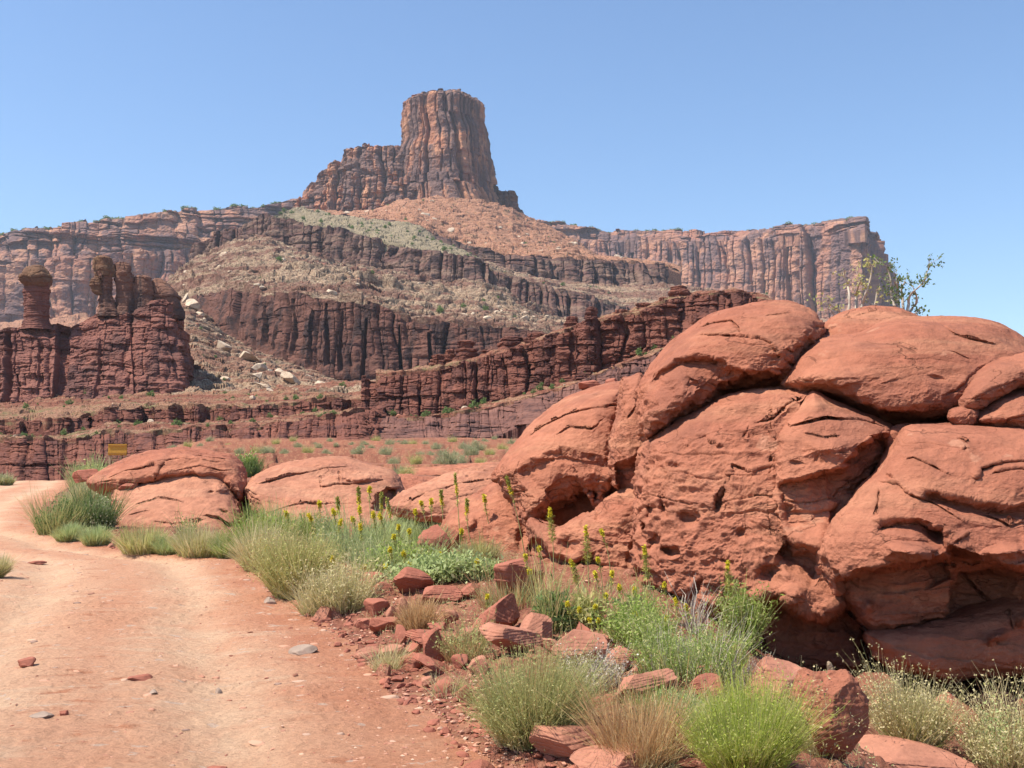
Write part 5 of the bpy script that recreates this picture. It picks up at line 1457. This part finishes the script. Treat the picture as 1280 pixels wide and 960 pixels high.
def plant(name, px, py, label, cat, builders, group=None, D=None, seed=0):
    """builders: list of (part name, material, function(rng) -> verts, quads); sized in px of the picture"""
    g = hit(px, py) if D is None else Vector(P(px, py, D))
    s = g.y / F
    r = np.random.default_rng(seed + int(px * 7 + py))
    if len(builders) == 1:
        v, f = builders[0][2](r, s)
        o = meshobj(name, v, f, builders[0][1], False)
        o.location = g
    else:
        o = empty(name, g)
        for pn, m_, fn in builders:
            v, f = fn(r, s)
            meshobj(pn, v, f, m_, False, parent=o)
    return tag(o, label, cat, group)

def fan(n, h, rb, lean, w_=1.0, curl=0.2, hvar=0.45, **k):
    return lambda r, s: stalks(r, n, h * s, rb * s, lean, w_ * s * 0.5, curl, hvar, **k)[:2]

def fan_tips(n, h, rb, lean, w_, tipn, tl, tw, curl=0.2, hvar=0.4):
    def f(r, s):
        V, Fq, tips = stalks(r, n, h * s, rb * s, lean, w_ * s * 0.5, curl, hvar)
        k = r.integers(0, n, tipn)
        sel = tips[k, r.integers(2, 5, tipn)]
        return join([(V, Fq), leaves(r, sel, tl * s, tw * s, spread=1.6 * s)])
    return f

def bush(n, rx, h, ln, wd, clumps=14, ry=None):
    return lambda r, s: leafy(r, rx * s, (ry or rx) * s, h * s, n, ln * s, wd * s, clumps)

# ---- foreground
plant('ephedra_bush', 665, 934, 'large rounded grey-green bush of fine upright stems, nearest the road at the bottom', 'bush',
      [('stems', L_grey, fan_tips(3800, 118, 38, 1.0, 1.0, 9000, 5, 1.2, 0.16, 0.55)), ('dead_stems', L_brown, fan(280, 95, 12, 0.35, 1.3, 0.1)), ('dry_base', L_straw, fan(420, 40, 46, 1.3, 1.2, 0.5))])
plant('rabbitbrush', 932, 976, 'bright yellow-green dense rounded bush at the bottom edge', 'bush',
      [('stems', L_yel, fan_tips(6000, 84, 46, 0.85, 1.0, 9000, 4.5, 1.2, 0.12, 0.45)), ('seed_stalks', L_olive, fan(60, 104, 42, 0.7, 1.0, 0.1))])
plant('dry_grass', 800, 962, 'dry tan-orange bunch of grass between the two large bushes', 'grass', [('blades', L_tan, fan(1500, 96, 36, 0.9, 1.2, 0.25, 0.6)), ('pale_blades', L_straw, fan(700, 60, 44, 1.2, 1.2, 0.4, 0.6))])
plant('ricegrass', 1142, 946, 'pale cream airy bunchgrass in front of the dark overhang', 'grass', [('blades', L_straw, fan_tips(1300, 96, 24, 0.75, 1.0, 5200, 3.5, 2.0, 0.22, 0.4)), ('green_blades', L_olive, fan(900, 66, 24, 0.8, 1.1, 0.2))])
plant('ricegrass', 1262, 962, 'pale tangled bush of thin stems and tiny leaves in the bottom right corner', 'bush', [('stems', L_straw, fan_tips(900, 92, 40, 1.0, 1.1, 4200, 4, 2.2, 0.35, 0.5)), ('leaves', L_mint, bush(1800, 46, 80, 5, 2.4, 18)), ('brown_stems', L_brown, fan(40, 110, 30, 0.8, 1.2, 0.3))])
plant('ricegrass', 1022, 950, 'small fine straw-coloured tuft at the left foot of the tall rough rock', 'grass', [('blades', L_straw, fan_tips(420, 74, 22, 0.8, 0.9, 1500, 3.5, 2, 0.3))])
plant('green_grass', 862, 848, 'tall bright green feathery plant in front of the pitted wall', 'bush', [('stems', L_grn, fan_tips(800, 68, 62, 0.7, 1.0, 4000, 5, 1.4, 0.25, 0.7)), ('leaves', L_mint, bush(2600, 78, 58, 5, 1.6, 26)), ('twigs', L_twig, fan(260, 70, 60, 0.8, 1.0, 0.4))])
plant('green_grass', 930, 812, 'bright green feathery upright stems against the dark base of the pitted wall', 'bush', [('stems', L_grn, fan_tips(700, 64, 16, 0.5, 1.4, 2400, 6, 1.8, 0.2, 0.5))])
plant('green_grass', 800, 800, 'loose green leafy patch at the left end of the green strip', 'bush', [('stems', L_grn, fan_tips(700, 54, 32, 0.9, 1.4, 2400, 6, 2, 0.2, 0.5))])
plant('green_grass', 830, 890, 'low light green growth before the pointed red stone', 'bush', [('leaves', L_mint, bush(2200, 50, 30, 5, 1.8, 16)), ('stems', L_grn, fan(500, 38, 46, 1.0, 1.2))])
plant('dead_shrub', 942, 874, 'grey tangle of bare twigs right of the green plant', 'shrub', [('twigs', L_twig, fan(420, 52, 20, 1.3, 1.2, 0.6)), ('leaves', L_sage, bush(500, 30, 30, 4, 1.5))])
plant('dead_shrub', 868, 792, 'bare pale branching twigs rising above the green plant', 'shrub', [('twigs', L_twig, fan(70, 74, 10, 0.9, 1.5, 0.5))])
plant('ricegrass', 745, 862, 'grey-violet fuzzy dry plant behind the big grey-green bush', 'shrub', [('stems', L_twig, fan_tips(350, 46, 30, 0.9, 0.9, 2200, 3.5, 2, 0.3)), ('leaves', L_sage, bush(900, 48, 44, 4, 1.6))])
plant('ricegrass', 822, 905, 'straw-coloured low grass on the pinkish slab', 'grass', [('blades', L_straw, fan(500, 32, 40, 1.2, 1.1, 0.4))])
plant('ricegrass', 880, 925, 'straw and green tangle left of the bright yellow-green bush', 'grass', [('blades', L_straw, fan(600, 46, 26, 1.0, 1.1, 0.4)), ('green_blades', L_mint, fan(500, 50, 26, .8, 1.1, 0.3))])
plant('dry_grass', 521, 788, 'round orange-brown dry tuft on the red rubble of the bank', 'grass', [('blades', L_tan, fan(900, 42, 16, 0.95, 1.0, 0.25))])
plant('dry_grass', 486, 840, 'small flattened straw tuft at the road edge', 'grass', [('blades', L_straw, fan(380, 34, 16, 1.25, 1.0, 0.3))])
plant('ricegrass', 582, 822, 'sparse grey-green grass right of the orange-brown tuft', 'grass', [('blades', L_grey, fan_tips(160, 52, 24, 0.75, 1.1, 900, 4, 1.6, 0.3)), ('dry_blades', L_tan, fan(150, 44, 26, 0.9, 1.0, 0.3))])
plant('ricegrass', 560, 868, 'thin straw grass at the left foot of the big grey-green bush', 'grass', [('blades', L_straw, fan(120, 30, 26, 1.1, 0.9, 0.4))])
plant('snakeweed', 428, 764, 'small pale grey-green rounded shrub at the corner of the road bank', 'shrub', [('stems', L_straw, fan_tips(1100, 60, 30, 0.85, 1.0, 2600, 4, 1.6, 0.25)), ('leaves', L_grn, bush(500, 18, 40, 5, 2.4, 8))])
plant('snakeweed', 400, 768, 'low straw-coloured tuft in front of the yellow-flowered bush', 'grass', [('stems', L_straw, fan(700, 44, 22, 1.1, 0.9, 0.3))])
plant('broom_bush', 372, 744, 'large olive-green broom-like bush at the bend of the road with yellow spikes around it', 'bush', [('stems', L_olive, fan_tips(3400, 72, 28, 0.85, 0.9, 6000, 4.5, 1.2, 0.14, 0.5)), ('leaves', L_grn, bush(500, 30, 22, 5, 2.4, 8))])
plant('broom_bush', 330, 712, 'pale straw fringe of fine stems at the left side of the olive bush', 'bush', [('stems', L_straw, fan(1500, 56, 24, 0.95, 1.0, 0.15))])
plant('green_mat', 566, 728, 'low pale green leafy mat between the bank rocks and the outcrop', 'ground plant', [('leaves', L_mint, bush(6500, 84, 34, 7, 3, 40, 60))])
plant('green_mat', 500, 712, 'low green leafy growth at the feet of the flower spikes', 'ground plant', [('leaves', L_grn, bush(3600, 70, 34, 6, 2.5, 26)), ('stems', L_mint, fan(900, 40, 62, 0.8, 1.0))])
plant('green_mat', 446, 700, 'grey-green undergrowth right of the olive bush', 'ground plant', [('leaves', L_sage, bush(3200, 60, 40, 6, 2.2, 26)), ('stems', L_mint, fan(1000, 54, 50, 0.7, 1.0))])
plant('green_mat', 640, 760, 'dry and green stems at the right end of the green mat', 'ground plant', [('stems', L_mint, fan(260, 36, 34, 0.9, 1.0)), ('dry_stems', L_tan, fan(300, 50, 40, 0.8, 1))])
for i, (px, py, w_, h_, lb) in enumerate([(690, 785, 52, 62, 'dark leafy plant with long leaves at the left foot of the pitted wall'), (795, 782, 46, 40, 'leafy blue-green rosette among yellow spikes below the pitted wall'), (735, 778, 50, 44, 'thin yellow-green growth between the two leafy plants')]):
    plant('leafy_plant', px, py, lb, 'plant', [('leaves', (L_dk, L_dk, L_olive)[i], (lambda w_, h_: lambda r, s: leafy(r, w_ * .5 * s, w_ * .5 * s, h_ * s, 420, 17 * s, 4 * s, 20))(w_, h_)), ('stems', L_olive, fan(160, h_ * 1.4, w_ * .3, 0.6, 1.2, 0.3))])
# ---- middle distance
for i, (px, py, w_, h_, m1, m2, kind, lb) in enumerate([
    (72, 668, 62, 46, L_dk, L_grey, 1, 'dark green bush at the left side of the slab mound, nearest the road'),
    (118, 664, 58, 52, L_sage, L_dk, 1, 'grey-green bush between the dark bush and the slab mound'),
    (86, 676, 34, 18, L_mint, L_olive, 0, 'pale yellow-green tuft at the foot of the dark green bush'),
    (120, 682, 34, 18, L_mint, L_olive, 0, 'light green tuft at the road edge below the grey-green bush'),
    (180, 692, 62, 30, L_olive, L_straw, 0, 'rounded olive tuft in front of the left slab mound'),
    (212, 694, 34, 20, L_mint, L_olive, 0, 'small pale green tuft right of the rounded olive tuft'),
    (252, 696, 66, 32, L_straw, L_olive, 0, 'pale straw-green tuft at the right foot of the left slab mound'),
    (284, 698, 30, 24, L_grn, L_mint, 0, 'small fresh green tuft beside the straw-green one'),
    (112, 618, 52, 40, L_olive, L_mint, 1, 'light green bush at the left end of the layered cap rock'),
    (135, 636, 38, 36, L_mint, L_sage, 1, 'yellowish green shrub against the left flank of the slab mound'),
    (100, 640, 44, 34, L_sage, L_straw, 1, 'pale grey-green shrub above the dark green bush'),
    (316, 648, 46, 34, L_dk, L_grn, 1, 'round dark green shrub in the gap between the two slab mounds'),
    (325, 690, 70, 52, L_grn, L_grn, 1, 'bright green bush below the dark round shrub'),
    (360, 684, 60, 46, L_grn, L_mint, 1, 'bright green bush in front of the right slab mound'),
    (300, 694, 30, 26, L_grn, L_yel, 1, 'yellow-green leafy clump at the left of the bright green bushes'),
    (400, 684, 56, 40, L_sage, L_grn, 1, 'grey-green bush at the foot of the right slab mound'),
    (308, 604, 36, 34, L_grn, L_dk, 1, 'green bush behind the gap between the two slab mounds'),
    (524, 664, 54, 40, L_sage, L_dk, 1, 'grey-green shrub right of the right slab mound'),
    (560, 672, 46, 34, L_grn, L_sage, 1, 'green shrub left of the low pale red dome'),
    (500, 682, 44, 28, L_grn, L_mint, 1, 'green clump under the shaded corner of the right slab mound'),
    (474, 686, 50, 30, L_mint, L_sage, 0, 'pale green clump among the flower spikes'),
    (535, 690, 60, 26, L_mint, L_grn, 0, 'pale green clump around the tilted dark red slab'),
    (600, 706, 50, 26, L_olive, L_sage, 0, 'thin olive growth at the foot of the low pale red dome'),
    (-4, 722, 16, 22, L_straw, L_olive, 0, 'straw tuft cut by the left edge of the picture'),
    (2, 606, 30, 12, L_sage, L_olive, 0, 'low green tuft at the far left beyond the road'),
    (232, 672, 46, 38, L_olive, L_dk, 2, 'sparse twiggy olive shrub growing before the pink rock face')]):
    if kind == 1:
        b_ = [('leaves', m1, bush(2600, w_ * .52, h_ * 1.0, 3.4, 1.8, 22)), ('stems', m2, fan(700, h_ * 1.05, w_ * .38, 0.7, 0.9))]
    elif kind == 0:
        b_ = [('blades', m1, fan(1100, h_ * 1.1, w_ * .40, 0.9, 0.9, 0.15)), ('dry_blades', m2, fan(500, h_, w_ * .42, 0.9, 0.9, 0.2))]
    else:
        b_ = [('leaves', m1, bush(420, w_ * .5, h_, 3, 1.7, 22)), ('stems', m2, fan(60, h_, w_ * .2, 0.8, 0.9, 0.3))]
    plant('shrub' if kind else 'grass_tuft', px, py, lb, 'shrub' if kind else 'grass', b_, seed=i)

# shrubs on the open flat behind the slabs: individuals that share three meshes
fp = []
for k in range(4):
    r = np.random.default_rng(40 + k)
    v, f = join([leafy(r, 0.5, 0.5, 0.62, 1100, 0.065, 0.035, 14), stalks(r, 300, 0.66, 0.3, 0.9, 0.006)[:2]])
    fp.append(meshobj('flat_shrub', v, f, (L_sage, L_olive, L_sage, L_sage)[k], False))
spots = [(300, 575), (322, 572), (336, 570), (355, 574), (372, 566), (384, 572), (398, 568), (408, 572), (330, 580), (345, 561), (420, 564), (447, 577), (452, 570), (470, 558), (487, 563), (498, 556), (505, 560), (516, 563), (525, 576), (538, 580), (552, 579), (566, 557), (482, 574), (596, 572), (588, 578), (612, 580), (618, 555), (606, 556), (640, 560), (628, 570), (655, 562), (575, 592), (500, 600), (508, 606), (492, 592), (548, 590), (560, 596), (520, 590), (464, 569), (440, 562), (394, 560), (366, 558), (532, 562), (545, 566), (580, 566), (234, 562), (250, 561), (215, 566), (262, 558), (285, 562), (185, 572), (412, 558), (455, 562), (600, 590), (640, 580), (570, 574)]
for i, (px, py) in enumerate(spots):
    g = hit(px, py)
    o = dup(fp[i % 4], g, rr.random() * 6, rr.uniform(0.55, 1.35) * (1.3 if px > 600 and py < 560 else 1))
    tag(o, 'small rounded desert shrub on the open red flat behind the slab mounds', 'shrub', 'shrubs on the open flat')
for o in fp[1:]:
    bpy.data.objects.remove(o)
fp0 = fp[0]
# dots of green on the terraces and slopes, dark junipers on the far rims
rd = np.random.default_rng(9)
v, f = leafy(rd, 0.5, 0.5, 0.7, 260, 0.16, 0.10, 9)
sd = meshobj('slope_shrub', v, f, L_dk, False)
scatter([sd], 130, surfplace(['terrace111', 'terrace131', 'terrace161', 'scree_fan91']), 0.5, 1.7, 'small green shrub dotted on the terraces between the red ledges', 'shrub', 'shrubs on the terraces', power=1.5)
scatter([sd], 160, surfplace(['rubble_slope71', 'green_slope51', 'green_slope51', 'talus_cone31', 'pale_slope52']), 1.2, 4.5, 'small green shrub dotted on the slopes below the butte', 'shrub', 'shrubs on the slopes below the butte', power=1.5)
v, f = leafy(rd, 0.5, 0.5, 0.9, 260, 0.22, 0.16, 9)
jn = meshobj('juniper', v, f, L_dk, False)
for key, n in (('mesa_rim3', 85), ('mesa_rim5', 60)):
    V, x = SURF[key]
    for i in range(n):
        k = int(rr.random() * V.shape[1])
        p = V[0, k]
        s = rr.uniform(4, 11)
        o = dup(jn, (p[0] * 1.004, p[1] * 1.004, p[2] - 1.5), rr.random() * 6, (s * 1.4, s * 1.4, s * 0.8))
        tag(o, 'tiny dark juniper along the skyline rim of the far mesa', 'tree', 'junipers along the far mesa rim')
bpy.data.objects.remove(sd); bpy.data.objects.remove(jn); bpy.data.objects.remove(fp0)

# ---- skyline shrubs behind the boulders
def branchy(px, py, D, limbs, label, seed, ml, nleaf, lsz=4.2, dens=1.0):
    o = empty('skyline_shrub', P(px, py + 12, D))
    o0 = np.array(o.location)
    r = np.random.default_rng(seed)
    s = D / F
    Vs, Fs, pts, off = [], [], [], 0
    def tube(a, b, ra, rb):
        nonlocal off
        k = 8
        n_ = 6
        t = np.linspace(0, 1, n_)[:, None]
        L = np.linalg.norm(b - a)
        mid = a * (1 - t) + b * t + np.sin(t * np.pi) * r.normal(size=3) * L * 0.07
        rad = ra * (1 - t) + rb * t
        th = np.linspace(0, 2 * np.pi, k, endpoint=False)
        ring = np.stack([np.cos(th), np.sin(th), 0 * th], -1)
        V = mid[:, None] + ring[None] * rad[:, :, None]
        Vs.append(V.reshape(-1, 3)); Fs.append(gridfaces(n_, k, True) + off); off += n_ * k
        return mid
    for poly in limbs:
        q = [P(x, y, D + dd) - o0 for x, y, dd in poly]
        for i in range(len(q) - 1):
            ra = 0.022 * (1 - i / len(q)); rb = 0.022 * (1 - (i + 1) / len(q)) + 0.003
            mid = tube(q[i], q[i + 1], ra, rb)
            if i >= len(q) // 3:
                for _ in range(int(3 * dens) + 1):
                    b0 = mid[r.integers(1, 6)]
                    b1 = b0 + np.array([r.normal() * 10, r.normal() * 10, abs(r.normal()) * 9]) * s
                    m2 = tube(b0, b1, 0.006, 0.002)
                    for _ in range(nleaf):
                        pts.append(m2[r.integers(2, 6)] + r.normal(size=3) * 2.2 * s)
    V, Fq = np.concatenate(Vs), np.concatenate(Fs)
    meshobj('branches', V, Fq, L_twig, True, parent=o)
    v, f = leaves(r, np.array(pts), lsz * s, lsz * 0.62 * s)
    meshobj('leaves', v, f, ml, False, parent=o)
    tag(o, label, 'shrub')
branchy(1130, 400, 13.9, [[(1128, 404, 0), (1124, 385, 0), (1122, 362, .1), (1118, 352, 0)], [(1132, 404, 0), (1136, 380, .1), (1142, 364, 0), (1152, 355, 0), (1158, 342, 0), (1163, 329, 0)], [(1126, 400, 0), (1118, 382, -.1), (1114, 365, 0), (1110, 338, 0), (1108, 332, 0)], [(1134, 400, 0), (1140, 385, .2), (1146, 372, .1), (1142, 360, 0)], [(1130, 402, .1), (1128, 372, .3), (1132, 352, .2)], [(1134, 402, .1), (1146, 390, .1), (1150, 384, .1)]],
        'green shrub standing against the sky behind the boulders, one long branch leaning right', 5, L_dk, 13)
branchy(1070, 400, 14.0, [[(1064, 404, 0), (1062, 380, 0), (1060, 358, .1), (1056, 338, 0)], [(1072, 404, 0), (1078, 380, .1), (1084, 362, 0), (1090, 335, 0), (1092, 330, 0)], [(1058, 404, 0), (1046, 385, 0), (1036, 372, 0)], [(1068, 404, 0), (1070, 370, .2), (1076, 350, 0)], [(1086, 404, 0), (1092, 385, 0), (1096, 365, 0)], [(1050, 404, 0), (1042, 392, 0), (1034, 385, 0)]],
        'yellowish green sparse shrub on top of the boulders in front of the mesa wall', 8, L_olive, 9)

# dead stems, straw and small herbs covering the ground between the bushes
r = np.random.default_rng(77)
n = 9000
yy_ = r.uniform(5.6, 15, n)
xx_ = xedge(yy_) + 0.35 + np.abs(r.normal(0, 2.2, n))
mk = fbm(np.stack([xx_, yy_, xx_ * 0], -1) * 1.6, 3, 66) > -0.02
xx_, yy_ = xx_[mk], yy_[mk]; n = len(xx_)
v, f, _t = stalks(r, n, 0.11, 0.0001, 1.2, 0.0018, 0.5, 0.6, segs=3)
v = v.reshape(n, -1, 3) + np.stack([xx_, yy_, Gd(xx_, yy_)], -1)[:, None]
lv = leaves(r, np.repeat(np.stack([xx_, yy_, Gd(xx_, yy_) + 0.03], -1)[::3], 4, 0), 0.022, 0.008, spread=0.02)
tag(meshobj('dry_ground_cover', v.reshape(-1, 3), f, L_straw, False), kind='stuff')
tag(meshobj('green_ground_cover', lv[0], lv[1], L_mint, False), kind='stuff')

# ---- flower spikes
plumes_l = [(357, 640, 368, 686, 14), (386, 643, 402, 712, 16), (422, 622, 428, 690, 22), (399, 627, 406, 690, 14), (448, 610, 452, 690, 20), (462, 609, 468, 680, 12), (477, 616, 480, 690, 26), (483, 623, 488, 690, 24), (449, 633, 455, 700, 16), (450, 655, 460, 712, 14), (440, 647, 446, 700, 10), (416, 637, 418, 700, 12), (426, 650, 432, 705, 12), (466, 640, 474, 700, 14), (474, 643, 486, 705, 12), (492, 669, 497, 715, 10), (511, 662, 514, 705, 9), (498, 657, 504, 705, 10), (551, 613, 553, 680, 18), (569, 593, 576, 700, 26), (584, 624, 596, 700, 18), (605, 619, 620, 690, 16), (633, 596, 656, 700, 22), (526, 627, 540, 680, 10), (539, 624, 548, 690, 10), (519, 637, 530, 690, 12), (577, 662, 582, 700, 9), (550, 692, 552, 720, 8), (326, 675, 336, 712, 7), (333, 683, 340, 716, 8), (331, 702, 340, 724, 8), (340, 707, 346, 730, 9), (362, 709, 368, 738, 13), (416, 696, 412, 740, 12), (404, 706, 390, 740, 12), (395, 714, 392, 744, 8), (414, 724, 416, 752, 8), (456, 707, 448, 735, 11), (482, 706, 486, 735, 9), (511, 703, 514, 735, 9), (534, 720, 530, 742, 8), (609, 744, 612, 775, 9), (487, 685, 492, 725, 9), (504, 690, 508, 725, 8), (566, 706, 570, 730, 7), (596, 700, 600, 730, 7)]
plumes_r = [(687, 635, 692, 730, 42, 1), (732, 658, 736, 740, 44, 1), (751, 662, 762, 745, 14, 0), (674, 684, 678, 760, 9, 0), (656, 693, 668, 760, 14, 0), (661, 712, 676, 770, 10, 0), (713, 700, 720, 765, 30, 1), (747, 698, 752, 760, 10, 0), (743, 715, 752, 770, 14, 0), (765, 714, 772, 776, 12, 0), (774, 732, 782, 786, 10, 0), (805, 682, 820, 772, 44, 1), (830, 729, 838, 780, 10, 0), (844, 748, 844, 792, 16, 0), (857, 756, 862, 798, 13, 0), (793, 766, 800, 800, 11, 0), (834, 771, 836, 800, 8, 0), (736, 773, 740, 806, 8, 0), (748, 774, 754, 806, 9, 0), (724, 760, 730, 800, 9, 0), (709, 753, 716, 796, 10, 0), (744, 757, 746, 800, 7, 0), (757, 743, 764, 792, 8, 0), (793, 736, 798, 786, 6, 0)]
def plume(tx, ty, bx, by, sp, fat, label, group, i, bend=0.0):
    g = hit(bx, by)
    r = np.random.default_rng(900 + i)
    s = g.y / F
    o = empty('flower_plume', g)
    top = P(tx, ty, g.y + r.uniform(-.1, .1)) - np.array(g)
    t = np.linspace(0, 1, 14)[:, None]
    dirc = top.copy(); side = np.cross(dirc, [0, 1, 0]); side /= np.linalg.norm(side) + 1e-9
    L = np.linalg.norm(top)
    c = top * t + side * (np.sin(t * np.pi) * (r.normal() * 0.04 + bend) * L)
    rad = np.linspace(0.55, 0.28, 14)[:, None] * s * 1.25
    th = np.linspace(0, 2 * np.pi, 5, endpoint=False)
    V = c[:, None] + np.stack([np.cos(th), np.sin(th), 0 * th], -1)[None] * rad[:, :, None]
    meshobj('stem', V, gridfaces(14, 5, True), L_stem, True, parent=o)
    def spike(t0, t1, n, rad_, ln, wd):
        tt = r.uniform(t0, t1, n)
        k = np.clip(tt * 13, 0, 12.999); k0 = k.astype(int); fr = (k - k0)[:, None]
        p = c[k0] * (1 - fr) + c[k0 + 1] * fr
        a = r.random(n) * 6.283
        d = np.stack([np.cos(a), np.sin(a), 0.35 + 0 * a], -1)
        rr_ = (rad_ * (1 - 0.5 * (tt - t0) / (t1 - t0)))[:, None]
        return leaves(r, p + d * rr_ * 0.45, ln, wd)
    Lpx = L / s
    f1 = sp / Lpx
    w_ = 2.6 if not fat else 3.2
    v, f = spike(1 - min(.9, f1 * (0.55 if not fat else 0.28)), 1.0, 150, w_ * s, 3.0 * s, 1.7 * s)
    meshobj('blossoms', v, f, L_flow if sp < 17 or fat else L_pod, False, parent=o)
    if sp >= 17 and not fat:
        v, f = spike(1 - min(.9, f1), 1 - f1 * 0.5, 90, w_ * s, 3.0 * s, 1.6 * s)
        meshobj('lower_blossoms', v, f, L_flow, False, parent=o)
    lo = max(0.1, 1 - f1 * (1.0 if fat else 1.6))
    v, f = spike(lo, 1 - f1 * 0.25, 260 if fat else 70, (6.5 if fat else 3) * s, (5.5 if fat else 3.5) * s, 0.9 * s)
    meshobj('seed_pods', v, f, L_pod, False, parent=o)
    tag(o, label, 'flower', group)
for i, (tx, ty, bx, by, sp) in enumerate(plumes_l):
    plume(tx, ty, bx, by, sp, 0, 'slender stalk with a narrow yellow-green flower spike in the thicket between road and outcrop', 'flower spikes in the thicket', i)
for i, (tx, ty, bx, by, sp, fat) in enumerate(plumes_r):
    plume(tx, ty, bx, by, sp, fat, 'bristly tall flower plume with a yellow tip before the outcrop' if fat else 'thin stalk with a small yellow flower tip growing at the foot of the pitted wall', 'bristly plumes' if fat else 'small yellow flower tips below the wall', 100 + i)
plume(909, 702, 872, 806, 34, 1, 'tall pale green plume bending right, highest one in front of the pitted wall', None, 140, bend=-0.12)
plume(880, 736, 892, 778, 20, 1, 'short pale green plume bent over to the left beside the tall bending one', None, 141, bend=0.25)

# ---- the road sign seen from behind
g = hit(146, 600)
D = 40.0
base = P(146, 598, D)
o = empty('road_sign', base)
s = D / F
def box(x0, x1, y0, y1, z0, z1):
    V = np.array([(x, y, z) for x in (x0, x1) for y in (y0, y1) for z in (z0, z1)], float)
    return V, np.array([(0, 1, 3, 2), (4, 6, 7, 5), (0, 4, 5, 1), (2, 3, 7, 6), (0, 2, 6, 4), (1, 5, 7, 3)])
M_sign = plain('ochre_board', (0.55, 0.30, 0.055), 0.6)
M_sign2 = plain('dark_ochre_rail', (0.38, 0.19, 0.04), 0.6)
M_post = plain('weathered_post', (0.45, 0.33, 0.20))
zt = P(146, 555, D)[2] - base[2]; zb = P(146, 569, D)[2] - base[2]
bd = meshobj('board', *box(-11.6 * s, 11.6 * s, -.02, .02, zb, zt), M_sign, False, parent=o)
meshobj('rail', *box(-11.2 * s, 11.2 * s, -.045, -.022, zb + .03, zb + .09), M_sign2, False, parent=bd)
meshobj('rail', *box(-11.2 * s, 11.2 * s, -.045, -.022, zt - .08, zt - .03), M_sign2, False, parent=bd)
for x in (-10.0, 9.4):
    meshobj('post', *box((x - 1.1) * s, (x + 1.1) * s, .023, .09, -.9, zt - .03), M_post, False, parent=o)
v, f = box(-1.0 * s, 1.0 * s, .03, .08, -.3, zb + .2)
sh = (v[:, 2] / .9) * .12; v[:, 0] += sh
meshobj('brace', v, f, M_post, False, parent=o)
tag(o, 'ochre yellow board on two wooden posts standing behind the left slab mound', 'sign')
# ------------------------------------------------------------------ air
hz, t_, _b = newmat('haze_air')
t_.nodes.clear()
o_ = t_.nodes.new('ShaderNodeOutputMaterial')
pv = t_.nodes.new('ShaderNodeVolumePrincipled')
pv.inputs['Color'].default_value = (0.80, 0.89, 1.0, 1)
pv.inputs['Density'].default_value = 0.00007
pv.inputs['Anisotropy'].default_value = 0.2
t_.links.new(pv.outputs[0], o_.inputs['Volume'])
x0, x1, y0, y1, z0, z1 = -3000, 3000, -60, 2900, -60, 520
V = np.array([(x, y, z) for x in (x0, x1) for y in (y0, y1) for z in (z0, z1)], float)
Fq = np.array([(0, 1, 3, 2), (4, 6, 7, 5), (0, 4, 5, 1), (2, 3, 7, 6), (0, 2, 6, 4), (1, 5, 7, 3)])
tag(meshobj('haze', V, Fq, hz, False), kind='stuff')
